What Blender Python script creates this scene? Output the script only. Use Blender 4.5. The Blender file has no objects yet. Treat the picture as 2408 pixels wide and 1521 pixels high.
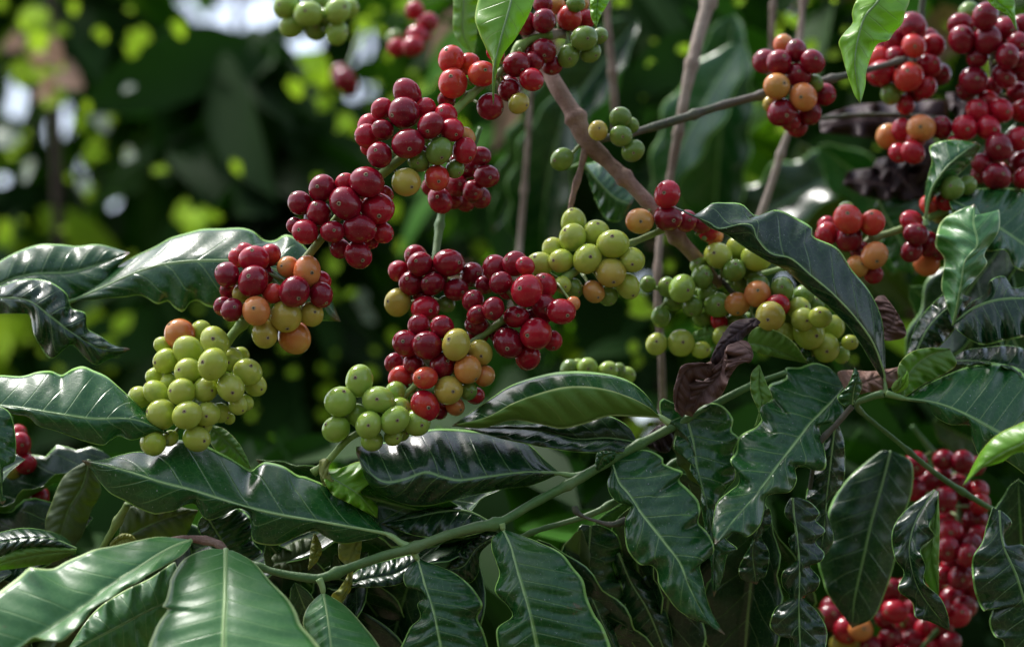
import bpy, math, random
import numpy as np
from mathutils import Matrix, Vector, Euler
rad = math.radians
SC = bpy.context.scene
COL = SC.collection

# ------------------------------------------------------------------ camera
FOC, DIST, PITCH, CAMH = 70.0, 1.0, 10.0, 1.30
cam_d = bpy.data.cameras.new('camera'); cam = bpy.data.objects.new('camera', cam_d); COL.objects.link(cam)
cam.location = (0, -1.0, CAMH); cam.rotation_euler = (rad(90 + PITCH), 0, 0)
cam_d.lens = FOC; cam_d.sensor_width = 36; cam_d.clip_start = 0.02; cam_d.clip_end = 500
cam_d.dof.use_dof = True; cam_d.dof.focus_distance = DIST + 0.005; cam_d.dof.aperture_fstop = 4.0
SC.camera = cam
CM = Matrix.Translation(cam.location) @ Euler((rad(90 + PITCH), 0, 0)).to_matrix().to_4x4()
CMn = np.array(CM)
K = 36.0 / FOC / 2408.0                       # metres per photo pixel at 1 m

# ------------------------------------------------------------------ light
SUN_EL, SUN_AZ = 62, 300                       # sun high, beyond the shrubs and to the left
w = bpy.data.worlds.new('World'); SC.world = w; w.use_nodes = True
nt = w.node_tree; bg = nt.nodes['Background']
sky = nt.nodes.new('ShaderNodeTexSky'); sky.sky_type = 'NISHITA'; sky.sun_disc = False
sky.sun_elevation = rad(SUN_EL); sky.sun_rotation = rad(SUN_AZ); sky.dust_density = 2.5; sky.air_density = 1.0
bw = nt.nodes.new('ShaderNodeRGBToBW'); mxw = nt.nodes.new('ShaderNodeMix'); mxw.data_type = 'RGBA'; mxw.inputs[0].default_value = .46   # thin bright overcast: most of the blue goes
nt.links.new(sky.outputs[0], bw.inputs[0]); nt.links.new(sky.outputs[0], mxw.inputs[6]); nt.links.new(bw.outputs[0], mxw.inputs[7])
nt.links.new(mxw.outputs[2], bg.inputs[0]); bg.inputs[1].default_value = 0.15
sd = bpy.data.lights.new('sun', 'SUN'); sun = bpy.data.objects.new('sun', sd); COL.objects.link(sun)
sd.energy = 1.5; sd.angle = rad(12); sd.color = (1.0, 0.97, 0.92)
sv = Vector((math.sin(rad(SUN_AZ)) * math.cos(rad(SUN_EL)), math.cos(rad(SUN_AZ)) * math.cos(rad(SUN_EL)), math.sin(rad(SUN_EL))))
sun.rotation_euler = sv.to_track_quat('Z', 'Y').to_euler()
SC.view_settings.view_transform = 'Standard'; SC.view_settings.look = 'None'; SC.view_settings.gamma = 1
SC.view_settings.exposure = 1.4

# ------------------------------------------------------------------ helpers
def P(x, y, d=0.0):
    """point on the plane d centimetres behind the plane of focus"""
    x = np.asarray(x, float); y = np.asarray(y, float); z = DIST + np.asarray(d, float) / 100.0
    c = np.stack([(x - 1204) * K * z, -(y - 760.5) * K * z, -z + 0 * x], -1)
    return c @ CMn[:3, :3].T + CMn[:3, 3]
OFF = {1: (0, 0), 2: (1204, 0), 3: (0, 760), 4: (1204, 760)}
def T(q, pts):
    """photo-quarter pixels to photo pixels"""
    if q == 0: return [tuple(p) for p in pts]
    ox, oy = OFF[q]
    return [(p[0] / 2 + ox, p[1] / 2 + oy) + tuple(p[2:]) for p in pts]
def cat(pts, n=12):
    p = np.asarray(pts, float)
    if len(p) == 2: return np.linspace(p[0], p[1], n + 1)
    q = np.vstack([2 * p[0] - p[1], p, 2 * p[-1] - p[-2]]); out = []
    for i in range(1, len(q) - 2):
        t = np.linspace(0, 1, n, endpoint=False)[:, None]
        a, b, c, d = q[i - 1], q[i], q[i + 1], q[i + 2]
        out.append(0.5 * (2 * b + (c - a) * t + (2 * a - 5 * b + 4 * c - d) * t ** 2 + (3 * b - a - 3 * c + d) * t ** 3))
    out.append(p[-1:]); return np.vstack(out)
def resample(c, n, ax=None):
    d = np.diff(c[:, :2] if ax is not None else c, axis=0); L = np.linalg.norm(d, axis=1)
    if ax is not None: L = np.maximum(d @ ax, 0) + 0.18 * L
    s = np.concatenate([[0], np.cumsum(L + 1e-9)]); s /= s[-1]
    t = np.linspace(0, 1, n)
    return np.stack([np.interp(t, s, c[:, k]) for k in range(c.shape[1])], -1)
def link(name, data, parent=None, loc=(0, 0, 0)):
    o = bpy.data.objects.new(name, data); COL.objects.link(o); o.location = loc
    if parent is not None: o.parent = parent
    return o
def mesh(name, v, f, mats, mi=None, uv=None, smooth=True):
    m = bpy.data.meshes.new(name); m.from_pydata(np.asarray(v).tolist(), [], f if isinstance(f, list) else f.tolist())
    for a in mats: m.materials.append(a)
    if mi is not None: m.polygons.foreach_set('material_index', np.asarray(mi, np.int32))
    if smooth: m.polygons.foreach_set('use_smooth', [True] * len(m.polygons))
    if uv is not None:
        l = m.uv_layers.new(name='uv'); idx = np.empty(len(m.loops), np.int32); m.loops.foreach_get('vertex_index', idx)
        l.data.foreach_set('uv', np.asarray(uv, np.float32)[idx].ravel())
    m.update(); return m
def thing(name, loc, label, cat_, group=None, kind=None):
    o = bpy.data.objects.new(name, None); COL.objects.link(o); o.location = Vector(loc); o.empty_display_size = .02
    o['label'] = label; o['category'] = cat_
    if group: o['group'] = group
    if kind: o['kind'] = kind
    return o

# ------------------------------------------------------------------ materials
class NT:
    def __init__(s, name):
        s.m = bpy.data.materials.new(name); s.m.use_nodes = True; s.t = s.m.node_tree; s.t.nodes.clear()
        s.out = s.n('ShaderNodeOutputMaterial')
    def n(s, ty, **kw):
        a = s.t.nodes.new(ty)
        for k, v in kw.items(): setattr(a, k, v)
        return a
    def l(s, a, b): s.t.links.new(a, b)
    def v(s, node, key, val):
        if hasattr(val, 'links') or hasattr(val, 'is_linked'): s.l(val, node.inputs[key])
        else: node.inputs[key].default_value = val
    def math(s, op, a, b=0.0, c=None, clamp=False):
        k = s.n('ShaderNodeMath', operation=op, use_clamp=clamp); s.v(k, 0, a); s.v(k, 1, b)
        if c is not None: s.v(k, 2, c)
        return k.outputs[0]
    def mix(s, f, a, b):
        k = s.n('ShaderNodeMix', data_type='RGBA'); s.v(k, 0, f); s.v(k, 6, a if not isinstance(a, tuple) else (*a, 1)); s.v(k, 7, b if not isinstance(b, tuple) else (*b, 1))
        return k.outputs[2]
    def noise(s, vec, sc, det=3, rough=.5):
        k = s.n('ShaderNodeTexNoise'); s.l(vec, k.inputs['Vector']); k.inputs['Scale'].default_value = sc; k.inputs['Detail'].default_value = det; k.inputs['Roughness'].default_value = rough
        return k.outputs[0]
    def ramp(s, f, lo, hi):
        k = s.n('ShaderNodeMapRange'); s.l(f, k.inputs[0]); k.inputs[1].default_value = lo; k.inputs[2].default_value = hi; k.interpolation_type = 'SMOOTHSTEP'
        return k.outputs[0]

def leaf_mat(name, base, base2, vein, rough=.34, trans=.18, tcol=(.12, .34, .02), NV=9, veins=1.0, dust=.0, spec=.5, rim=.9, bumpy=1.0):
    s = NT(name)
    uv = s.n('ShaderNodeUVMap'); uv.uv_map = 'uv'
    sx = s.n('ShaderNodeSeparateXYZ'); s.l(uv.outputs[0], sx.inputs[0])
    g = s.n('ShaderNodeTexCoord').outputs['Object']
    rnd = s.n('ShaderNodeObjectInfo').outputs['Random']
    au = s.math('ABSOLUTE', sx.outputs[0])
    wob = s.noise(g, 60, 2)
    ph = s.math('ADD', s.math('MULTIPLY', sx.outputs[1], float(NV)), s.math('MULTIPLY', au, -1.35))
    ph = s.math('ADD', ph, s.math('MULTIPLY', wob, .07))
    fr = s.math('ABSOLUTE', s.math('SUBTRACT', s.math('FRACT', ph), .5))       # .5 on a vein
    vl = s.ramp(fr, .455, .497)
    vl = s.math('MULTIPLY', vl, s.ramp(au, .99, .55))
    midl = s.ramp(au, .055, .02)
    rimm = s.ramp(au, .94, .975)
    n1 = s.noise(g, 22, 4, .6); n2 = s.noise(g, 420, 3)
    c = s.mix(s.ramp(n1, .3, .72), base, base2)
    c = s.mix(s.math('MULTIPLY', rnd, .45), c, tuple(x * .62 for x in base))
    c = s.mix(s.math('MULTIPLY', vl, .42 * veins), c, vein)
    c = s.mix(s.math('MULTIPLY', midl, .8), c, vein)
    c = s.mix(s.math('MULTIPLY', rimm, rim), c, tuple(min(.7, x * 1.9) for x in vein))  # pale margin, brightened to paint light caught on the rolled edge
    # fine secondary net
    vo = s.n('ShaderNodeTexVoronoi', feature='DISTANCE_TO_EDGE'); s.l(g, vo.inputs['Vector']); vo.inputs['Scale'].default_value = 260
    net = s.ramp(vo.outputs['Distance'], .09, .0)
    c = s.mix(s.math('MULTIPLY', net, .10 * veins), c, vein)
    tip = s.math('MULTIPLY', s.ramp(s.math('ADD', sx.outputs[1], s.math('MULTIPLY', s.noise(g, 30, 2), .05)), .985, 1.01), .8); c = s.mix(tip, c, (.12, .07, .03))
    bl = s.ramp(s.noise(g, 48, 5, .7), .685, .715); c = s.mix(s.math('MULTIPLY', bl, .75), c, (.11, .075, .03))
    yl = s.ramp(s.noise(g, 14, 3, .6), .60, .78); c = s.mix(s.math('MULTIPLY', yl, .25), c, tuple(x * .7 for x in vein))
    if dust:
        sp = s.ramp(s.noise(g, 900, 2), .69, .74); c = s.mix(s.math('MULTIPLY', sp, dust), c, (.45, .47, .42))
    b = s.n('ShaderNodeBsdfPrincipled'); s.l(c, b.inputs['Base Color'])
    r = s.math('ADD', s.math('MULTIPLY', s.noise(g, 45, 4), .22), rough - .11)
    s.l(r, b.inputs['Roughness']); b.inputs['Specular IOR Level'].default_value = spec
    h = s.math('ADD', s.math('MULTIPLY', vl, -.9), s.math('MULTIPLY', n2, .12))
    h = s.math('ADD', h, s.math('MULTIPLY', net, -.05)); h = s.math('ADD', h, s.math('MULTIPLY', s.noise(g, 70, 3), .9))
    bp = s.n('ShaderNodeBump'); bp.inputs['Strength'].default_value = .32 * bumpy; bp.inputs['Distance'].default_value = .0011; s.l(h, bp.inputs['Height'])
    s.l(bp.outputs[0], b.inputs['Normal'])
    tr = s.n('ShaderNodeBsdfTranslucent'); s.l(s.mix(vl, tcol, tuple(x * .5 for x in tcol)), tr.inputs[0])
    mx = s.n('ShaderNodeMixShader'); mx.inputs[0].default_value = trans
    s.l(b.outputs[0], mx.inputs[1]); s.l(tr.outputs[0], mx.inputs[2]); s.l(mx.outputs[0], s.out.inputs[0])
    return s.m
VEIN = (.22, .34, .10)
M = {}
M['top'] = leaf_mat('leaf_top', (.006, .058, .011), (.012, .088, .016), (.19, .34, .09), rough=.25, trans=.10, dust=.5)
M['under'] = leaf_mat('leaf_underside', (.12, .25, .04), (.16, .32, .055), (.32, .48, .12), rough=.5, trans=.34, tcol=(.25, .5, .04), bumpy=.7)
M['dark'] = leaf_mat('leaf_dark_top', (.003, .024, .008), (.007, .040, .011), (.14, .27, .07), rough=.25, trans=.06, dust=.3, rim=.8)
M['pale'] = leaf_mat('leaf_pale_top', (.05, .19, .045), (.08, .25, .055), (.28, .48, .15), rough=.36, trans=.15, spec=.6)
M['fresh'] = leaf_mat('leaf_fresh_top', (.17, .40, .025), (.24, .50, .035), (.34, .50, .09), rough=.34, trans=.4, tcol=(.4, .75, .03), rim=.5)
M['freshu'] = leaf_mat('leaf_fresh_underside', (.13, .27, .035), (.18, .33, .05), (.34, .46, .12), rough=.5, trans=.4, tcol=(.35, .6, .04), rim=.3)
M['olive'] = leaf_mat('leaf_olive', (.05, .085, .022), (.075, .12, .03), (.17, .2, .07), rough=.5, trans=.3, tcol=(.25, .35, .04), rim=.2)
M['yellow'] = leaf_mat('leaf_yellowing', (.25, .30, .06), (.34, .38, .08), (.4, .42, .15), rough=.5, trans=.35, tcol=(.5, .5, .06), rim=.3)
M['dry'] = leaf_mat('leaf_dry', (.10, .052, .045), (.17, .095, .078), (.22, .14, .11), rough=.62, trans=.08, tcol=(.3, .12, .05), spec=.25, rim=.5, bumpy=2.2)
M['dryd'] = leaf_mat('leaf_dry_dark', (.022, .013, .016), (.05, .03, .03), (.12, .07, .06), rough=.55, trans=.03, tcol=(.3, .12, .05), spec=.15, rim=.3, bumpy=2.2)
M['drypink'] = leaf_mat('leaf_dry_pink', (.26, .145, .11), (.34, .20, .155), (.4, .26, .2), rough=.65, trans=.1, tcol=(.4, .2, .1), spec=.25, rim=.2, bumpy=1.5)
UNDER = {'top': 'under', 'dark': 'under', 'pale': 'under', 'fresh': 'freshu', 'olive': 'olive', 'yellow': 'yellow', 'dry': 'drypink', 'dryd': 'dry', 'drypink': 'dry', 'under': 'under', 'freshu': 'freshu'}

def rib_mat(name, c1, c2, rough=.42):
    s = NT(name); g = s.n('ShaderNodeTexCoord').outputs['Object']
    b = s.n('ShaderNodeBsdfPrincipled'); s.l(s.mix(s.noise(g, 120, 3), c1, c2), b.inputs['Base Color']); b.inputs['Roughness'].default_value = rough
    bp = s.n('ShaderNodeBump'); bp.inputs['Strength'].default_value = .3; bp.inputs['Distance'].default_value = .0008; s.l(s.noise(g, 700, 3), bp.inputs['Height']); s.l(bp.outputs[0], b.inputs['Normal'])
    s.l(b.outputs[0], s.out.inputs[0]); return s.m
M['rib'] = rib_mat('midrib_green', (.13, .24, .07), (.18, .30, .10))
M['ribpale'] = rib_mat('midrib_pale', (.24, .38, .13), (.30, .44, .17))
M['ribdry'] = rib_mat('midrib_dry', (.12, .07, .05), (.2, .12, .09), .6)

def bark_mat(name, cols, scale=90, rough=.7, bump=.6, lo=.35, hi=.65):
    s = NT(name); g = s.n('ShaderNodeTexCoord').outputs['Object']
    n1 = s.noise(g, scale, 5, .65); n2 = s.noise(g, scale * .22, 3)
    c = s.mix(s.ramp(n1, lo, hi), cols[0], cols[1]); c = s.mix(s.ramp(n2, .48, .66), c, cols[2])
    b = s.n('ShaderNodeBsdfPrincipled'); s.l(c, b.inputs['Base Color']); b.inputs['Roughness'].default_value = rough; b.inputs['Specular IOR Level'].default_value = .35
    bp = s.n('ShaderNodeBump'); bp.inputs['Strength'].default_value = bump; bp.inputs['Distance'].default_value = .0015
    s.l(s.math('ADD', n1, s.math('MULTIPLY', s.noise(g, scale * 6, 3), .5)), bp.inputs['Height']); s.l(bp.outputs[0], b.inputs['Normal'])
    s.l(b.outputs[0], s.out.inputs[0]); return s.m
M['greenstem'] = bark_mat('green_twig_bark', [(.05, .12, .03), (.08, .17, .045), (.12, .19, .07)], 120, .5, .35)
M['brightstem'] = bark_mat('young_twig_bark', [(.15, .24, .05), (.20, .30, .07), (.17, .22, .08)], 120, .5, .35)
M['darkstem'] = bark_mat('dark_twig_bark', [(.035, .035, .025), (.06, .075, .035), (.10, .09, .07)], 150, .6, .6)
M['bark'] = bark_mat('brown_bark', [(.17, .095, .07), (.27, .17, .13), (.33, .23, .18)], 110, .75, .9)
M['greybark'] = bark_mat('grey_bark', [(.13, .09, .065), (.24, .18, .14), (.33, .27, .22)], 90, .8, 1.0)
M['trunk'] = bark_mat('trunk_bark', [(.03, .02, .015), (.06, .04, .03), (.09, .065, .05)], 20, .85, 1.0)

def cherry_mat(name, cols, blush=None, blush_amt=0.0, rough=.13, patch=None):
    s = NT(name); tc = s.n('ShaderNodeTexCoord'); g = tc.outputs['Object']; gen = s.n('ShaderNodeSeparateXYZ'); s.l(g, gen.inputs[0])
    rnd = s.n('ShaderNodeObjectInfo').outputs['Random']
    off = s.n('ShaderNodeVectorMath', operation='ADD'); s.l(g, off.inputs[0]); cx = s.n('ShaderNodeCombineXYZ'); s.l(rnd, cx.inputs[0]); s.l(s.math('MULTIPLY', rnd, 7.3), cx.inputs[1]); s.l(cx.outputs[0], off.inputs[1]); g2 = off.outputs[0]
    n = s.noise(g2, 130, 4, .55)
    c = s.mix(s.ramp(n, .3, .7), cols[0], cols[1])
    c = s.mix(s.math('MULTIPLY', rnd, .5), c, cols[2])
    if blush:
        f = s.math('ADD', s.math('MULTIPLY', gen.outputs[2], 55.0), s.math('MULTIPLY', s.noise(g2, 90, 2), 1.2))
        c = s.mix(s.math('MULTIPLY', s.ramp(f, .3, 1.25), blush_amt), c, blush)
    if patch: c = s.mix(s.math('MULTIPLY', s.ramp(s.noise(g2, 75, 3, .6), .56, .72), patch[1]), c, patch[0])
    sp = s.ramp(s.noise(g2, 1500, 2), .66, .72); c = s.mix(s.math('MULTIPLY', sp, .16), c, (.6, .45, .3))
    sc_ = s.ramp(s.noise(g2, 210, 4, .7), .69, .73); c = s.mix(s.math('MULTIPLY', sc_, .45), c, (.10, .06, .03))
    b = s.n('ShaderNodeBsdfPrincipled'); s.l(c, b.inputs['Base Color'])
    s.l(s.math('ADD', s.math('MULTIPLY', s.noise(g2, 300, 3), .16), rough - .06), b.inputs['Roughness']); b.inputs['Specular IOR Level'].default_value = .4
    b.inputs['Subsurface Weight'].default_value = .12; b.inputs['Subsurface Radius'].default_value = (1, .4, .2); b.inputs['Subsurface Scale'].default_value = .002
    bp = s.n('ShaderNodeBump'); bp.inputs['Strength'].default_value = .35; bp.inputs['Distance'].default_value = .0006; s.l(s.noise(g2, 240, 3), bp.inputs['Height']); s.l(bp.outputs[0], b.inputs['Normal'])
    s.l(b.outputs[0], s.out.inputs[0]); return s.m
CH = {
 'D': cherry_mat('cherry_maroon', [(.19, .004, .014), (.28, .007, .020), (.11, .004, .014)], patch=((.07, .004, .012), .6)),
 'R': cherry_mat('cherry_crimson', [(.34, .006, .020), (.42, .010, .024), (.22, .005, .018)], patch=((.50, .05, .02), .6)),
 'L': cherry_mat('cherry_scarlet', [(.47, .018, .020), (.53, .028, .024), (.40, .012, .020)], (.55, .10, .05), .3, patch=((.55, .16, .04), .6)),
 'S': cherry_mat('cherry_salmon', [(.54, .12, .04), (.56, .15, .05), (.50, .09, .035)], (.55, .30, .08), .6),
 'O': cherry_mat('cherry_orange', [(.50, .15, .035), (.50, .19, .04), (.50, .11, .035)], (.46, .32, .08), .55),
 'Y': cherry_mat('cherry_yellow', [(.36, .34, .05), (.42, .38, .06), (.30, .33, .05)], (.48, .22, .06), .4),
 'P': cherry_mat('cherry_lime', [(.34, .43, .045), (.42, .50, .06), (.28, .39, .04)], (.42, .40, .10), .5, patch=((.20, .30, .05), .5)),
 'g': cherry_mat('cherry_unripe', [(.24, .39, .045), (.30, .45, .06), (.19, .34, .04)], (.30, .36, .09), .5),
 'G': cherry_mat('cherry_green', [(.11, .20, .03), (.16, .26, .04), (.08, .16, .025)], (.17, .24, .05), .5, patch=((.26, .28, .05), .5)),
}
M['calyx'] = bark_mat('cherry_calyx', [(.20, .15, .08), (.34, .27, .16), (.12, .08, .05)], 1500, .8, .4)
M['pit'] = rib_mat('cherry_calyx_pit', (.03, .015, .01), (.05, .03, .02), .8)
M['pedicel'] = rib_mat('cherry_stalk', (.12, .19, .04), (.20, .26, .07))

# ------------------------------------------------------------------ cherries
def cherry_meshes():
    out = {}
    for si, (el, fl) in enumerate([(1.10, .04), (1.2, .10), (1.03, .12)]):
        prof = []
        nr = 22
        for i in range(nr + 1):                                   # pole +z is the calyx end
            a = math.pi * i / nr; r = math.sin(a); z = math.cos(a) * el
            if a < .34: k = (1 - a / .34); z -= .055 * k * k
            r *= 1 + .03 * math.sin(a) - fl * .3 * max(0, math.cos(a))
            prof.append((r, z))
        ns = 28; v = []; f = []; mi = []
        cal = []
        for i, (r, z) in enumerate(prof):
            for j in range(ns):
                p = 2 * math.pi * j / ns; rr = r * (1 - fl * .5 * math.cos(2 * p))
                v.append((rr * math.cos(p), rr * math.sin(p), z))
        for i in range(nr):
            for j in range(ns):
                a, b = i * ns + j, i * ns + (j + 1) % ns; f.append([a, a + ns, b + ns, b]); mi.append(0)
        # calyx ring: a small raised brown disc with a rim and a dark pit
        z0 = prof[1][1]
        rings = [(.0, z0 + .0), (.05, z0 + .0), (.065, z0 + .03), (.10, z0 + .035), (.135, z0 + .02), (.15, z0 - .03)]
        st = len(v)
        for (r, z) in rings:
            for j in range(14):
                p = 2 * math.pi * j / 14; q = r * (1 + .07 * math.sin(3 * p + si)); v.append((q * math.cos(p), q * math.sin(p), z))
        for i in range(len(rings) - 1):
            for j in range(14):
                a, b = st + i * 14 + j, st + i * 14 + (j + 1) % 14; f.append([a, a + 14, b + 14, b]); mi.append(3 if i < 2 else 1)
        for k, m in CH.items():
            v2 = np.array(v) * .0072
            me = mesh('cherry_' + k, v2, f, [m, M['calyx'], M['pedicel'], M['pit']], mi); out[(k, si)] = me
    return out
CHM = cherry_meshes(); RC = .0072
rng = random.Random(7)

def tubes(paths, ns=8):
    """paths: list of (points Nx3, radii N); one closed-ended tube each"""
    V = []; F = []; 
    for pts, rr in paths:
        pts = np.asarray(pts, float); rr = np.asarray(rr, float) * np.ones(len(pts)); st = len(V)
        tg = np.gradient(pts, axis=0); tg /= np.linalg.norm(tg, axis=1)[:, None] + 1e-12
        up = np.array([0.13, -.2, .97]); up -= tg[0] * (up @ tg[0]); up /= np.linalg.norm(up)
        for i in range(len(pts)):
            up = up - tg[i] * (up @ tg[i]); up /= np.linalg.norm(up) + 1e-12; sd_ = np.cross(tg[i], up)
            for j in range(ns):
                a = 2 * math.pi * j / ns; V.append(pts[i] + rr[i] * (math.cos(a) * up + math.sin(a) * sd_))
        for i in range(len(pts) - 1):
            for j in range(ns):
                a, b = st + i * ns + j, st + i * ns + (j + 1) % ns; F.append([a, b, b + ns, a + ns])
        F.append([st + j for j in range(ns)][::-1]); F.append([st + (len(pts) - 1) * ns + j for j in range(ns)])
    return V, F

def stem(root, q, pts, mat, name='stem', nodes=True, n=10, ns=12, label=None, seed=1):
    """pts: (x, y, depth cm, radius px)"""
    c = resample(cat(T(q, pts), n), n * len(pts)); w3 = P(c[:, 0], c[:, 1], c[:, 2]); r = c[:, 3] * K
    rg = np.random.RandomState(seed); r = r * (1 + .05 * np.interp(np.arange(len(r)), np.arange(0, len(r), 3), rg.randn(len(range(0, len(r), 3)))))
    if nodes:
        L = np.concatenate([[0], np.cumsum(np.linalg.norm(np.diff(w3, axis=0), axis=1))])
        for k in np.arange(.02, L[-1], .042): r = r * (1 + .42 * np.exp(-((L - k) / .0026) ** 2))
    o = np.array(root.location); V, F = tubes([(w3 - o, r)], ns)
    ob = link(name, mesh(name, V, F, [M[mat]]), root)
    if label: ob['label'] = label
    return ob

def axis_pt(ax, p):
    best = None
    for a, b in zip(ax[:-1], ax[1:]):
        d = b - a; t = min(1, max(0, ((p - a) @ d) / (d @ d + 1e-12))); q = a + d * t; e = np.linalg.norm(p - q)
        if best is None or e < best[0]: best = (e, q)
    return best[1]

def cluster(root, q, d, data, ax, label=None, fill=0, rs=1.0):
    """data: 'c x y r;...' back to front; ax: stem polyline (x,y) in the same quarter px; d: depth (cm) of the stem there"""
    items = []
    for s in data.split(';'):
        t = s.split()
        if len(t) == 4: items.append((t[0], float(t[1]), float(t[2]), float(t[3]) * rs))
    L = [(c,) + T(q, [(x, y)])[0] + (r / 2,) for c, x, y, r in items]
    axp = T(q, ax); AX = np.array([P(a[0], a[1], d) for a in axp])
    cx = sum(a[1] for a in L) / len(L); cy = sum(a[2] for a in L) / len(L)
    RX = max(max(abs(a[1] - cx) for a in L), max(abs(a[2] - cy) for a in L)) + 1
    RC_ = min(RX, 90.0)
    pxcm = K * 100.0
    placed = []
    for c, x, y, r in reversed(L):                                   # front ones first
        # distance from the stem's line in the picture sets how far it stands forward
        dist = min(math.hypot(x - (a[0] + (b[0] - a[0]) * t), y - (a[1] + (b[1] - a[1]) * t)) for a, b in zip(axp[:-1], axp[1:]) for t in (0, .25, .5, .75, 1))
        rr = r * 1.0
        z = d - math.sqrt(max(0, (62.0) ** 2 - min(dist, 62.0) ** 2)) * pxcm * .62
        for (x2, y2, r2, z2) in placed:
            dd = math.hypot(x - x2, y - y2); s = (r + r2) * .97
            if dd < s: z = max(z, z2 + math.sqrt(s * s - dd * dd) * pxcm)
        placed.append((x, y, rr, z))
    placed = placed[::-1]; zs = sorted(p[3] for p in placed); sh = max(0, zs[len(zs) // 2] - (d - .75)); placed = [(a_, b_, c_, z_ - sh) for a_, b_, c_, z_ in placed]
    o = np.array(root.location); paths = []; kids = []
    for (c, x, y, r), (_, _, _, z) in zip(L, placed):
        p = P(x, y, z); zf = 1 + z / 100; R = r * K * zf
        a = axis_pt(AX, p); dr = p - a; nr_ = np.linalg.norm(dr)
        dr = dr / nr_ if nr_ > 1e-5 else np.array([0, -1., 0])
        # the calyx end points away from the stem
        jit = np.array([rng.gauss(0, .42) for _ in range(3)]); n = dr + jit + np.array([0, -.45, -.05]); n /= np.linalg.norm(n)
        kids.append((c, p, R, n)); st = p - n * R * .95
        t = np.linspace(0, 1, 5)[:, None]; path = a + (st - a) * t + (dr * .12 * R) * np.sin(math.pi * t)
        paths.append((path - o, np.array([.0012, .0009, .0008, .0009, .0013])))
    V, F = tubes(paths, 6)
    cl = link('cherry_cluster', mesh('cherry_cluster', V, F, [M['pedicel']]), root)
    if label: cl['label'] = label
    for c, p, R, n in kids:
        me = CHM[(c, rng.randrange(3))]; ob = link('cherry', me, cl, Vector((p - o).tolist()))
        ob.rotation_mode = 'QUATERNION'
        qn = Vector(n.tolist()).to_track_quat('Z', 'Y'); ob.rotation_quaternion = qn @ Euler((0, 0, rng.random() * 6.28)).to_quaternion()
        s = R / RC; s *= 1.03; ob.scale = (s * rng.uniform(.95, 1.03), s * rng.uniform(.97, 1.04), s * rng.uniform(.93, 1.0))
    return cl

# ------------------------------------------------------------------ leaves
def sheet(w3, u, v, top, under, th=.00022, name='leaf'):
    """w3: (nv, nu, 3) mid surface; returns a closed thin shell mesh; normals of the grid point to the top side"""
    nv, nu = w3.shape[:2]
    a = np.gradient(w3, axis=0); b = np.gradient(w3, axis=1); n = np.cross(b, a)
    L = np.linalg.norm(n, axis=2, keepdims=True); n = n / (L + 1e-12)
    n[0] = n[1]; n[-1] = n[-2]
    e = np.ones((nv, nu, 1)); e[:, [0, -1]] = .35
    A = w3 + n * th * e; B = w3 - n * th * e
    V = np.concatenate([A.reshape(-1, 3), B.reshape(-1, 3)]); N = nv * nu
    i, j = np.meshgrid(np.arange(nv - 1), np.arange(nu - 1), indexing='ij'); a0 = (i * nu + j).ravel()
    Ft = np.stack([a0, a0 + 1, a0 + nu + 1, a0 + nu], 1); Fb = np.stack([a0, a0 + nu, a0 + nu + 1, a0 + 1], 1) + N
    F = [Ft, Fb]; k = np.arange(nv - 1) * nu
    F.append(np.stack([k, k + nu, k + nu + N, k + N], 1)); k2 = k + nu - 1
    F.append(np.stack([k2, k2 + N, k2 + nu + N, k2 + nu], 1))
    mi = [0] * len(Ft) + [1] * len(Fb) + [0] * (2 * len(k))
    uv = np.stack([np.broadcast_to(u, (nv, nu)), np.broadcast_to(v, (nv, nu))], -1).reshape(-1, 2)
    return mesh(name, V, np.concatenate(F), [M[top], M[under]], mi, np.concatenate([uv, uv]))

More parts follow.
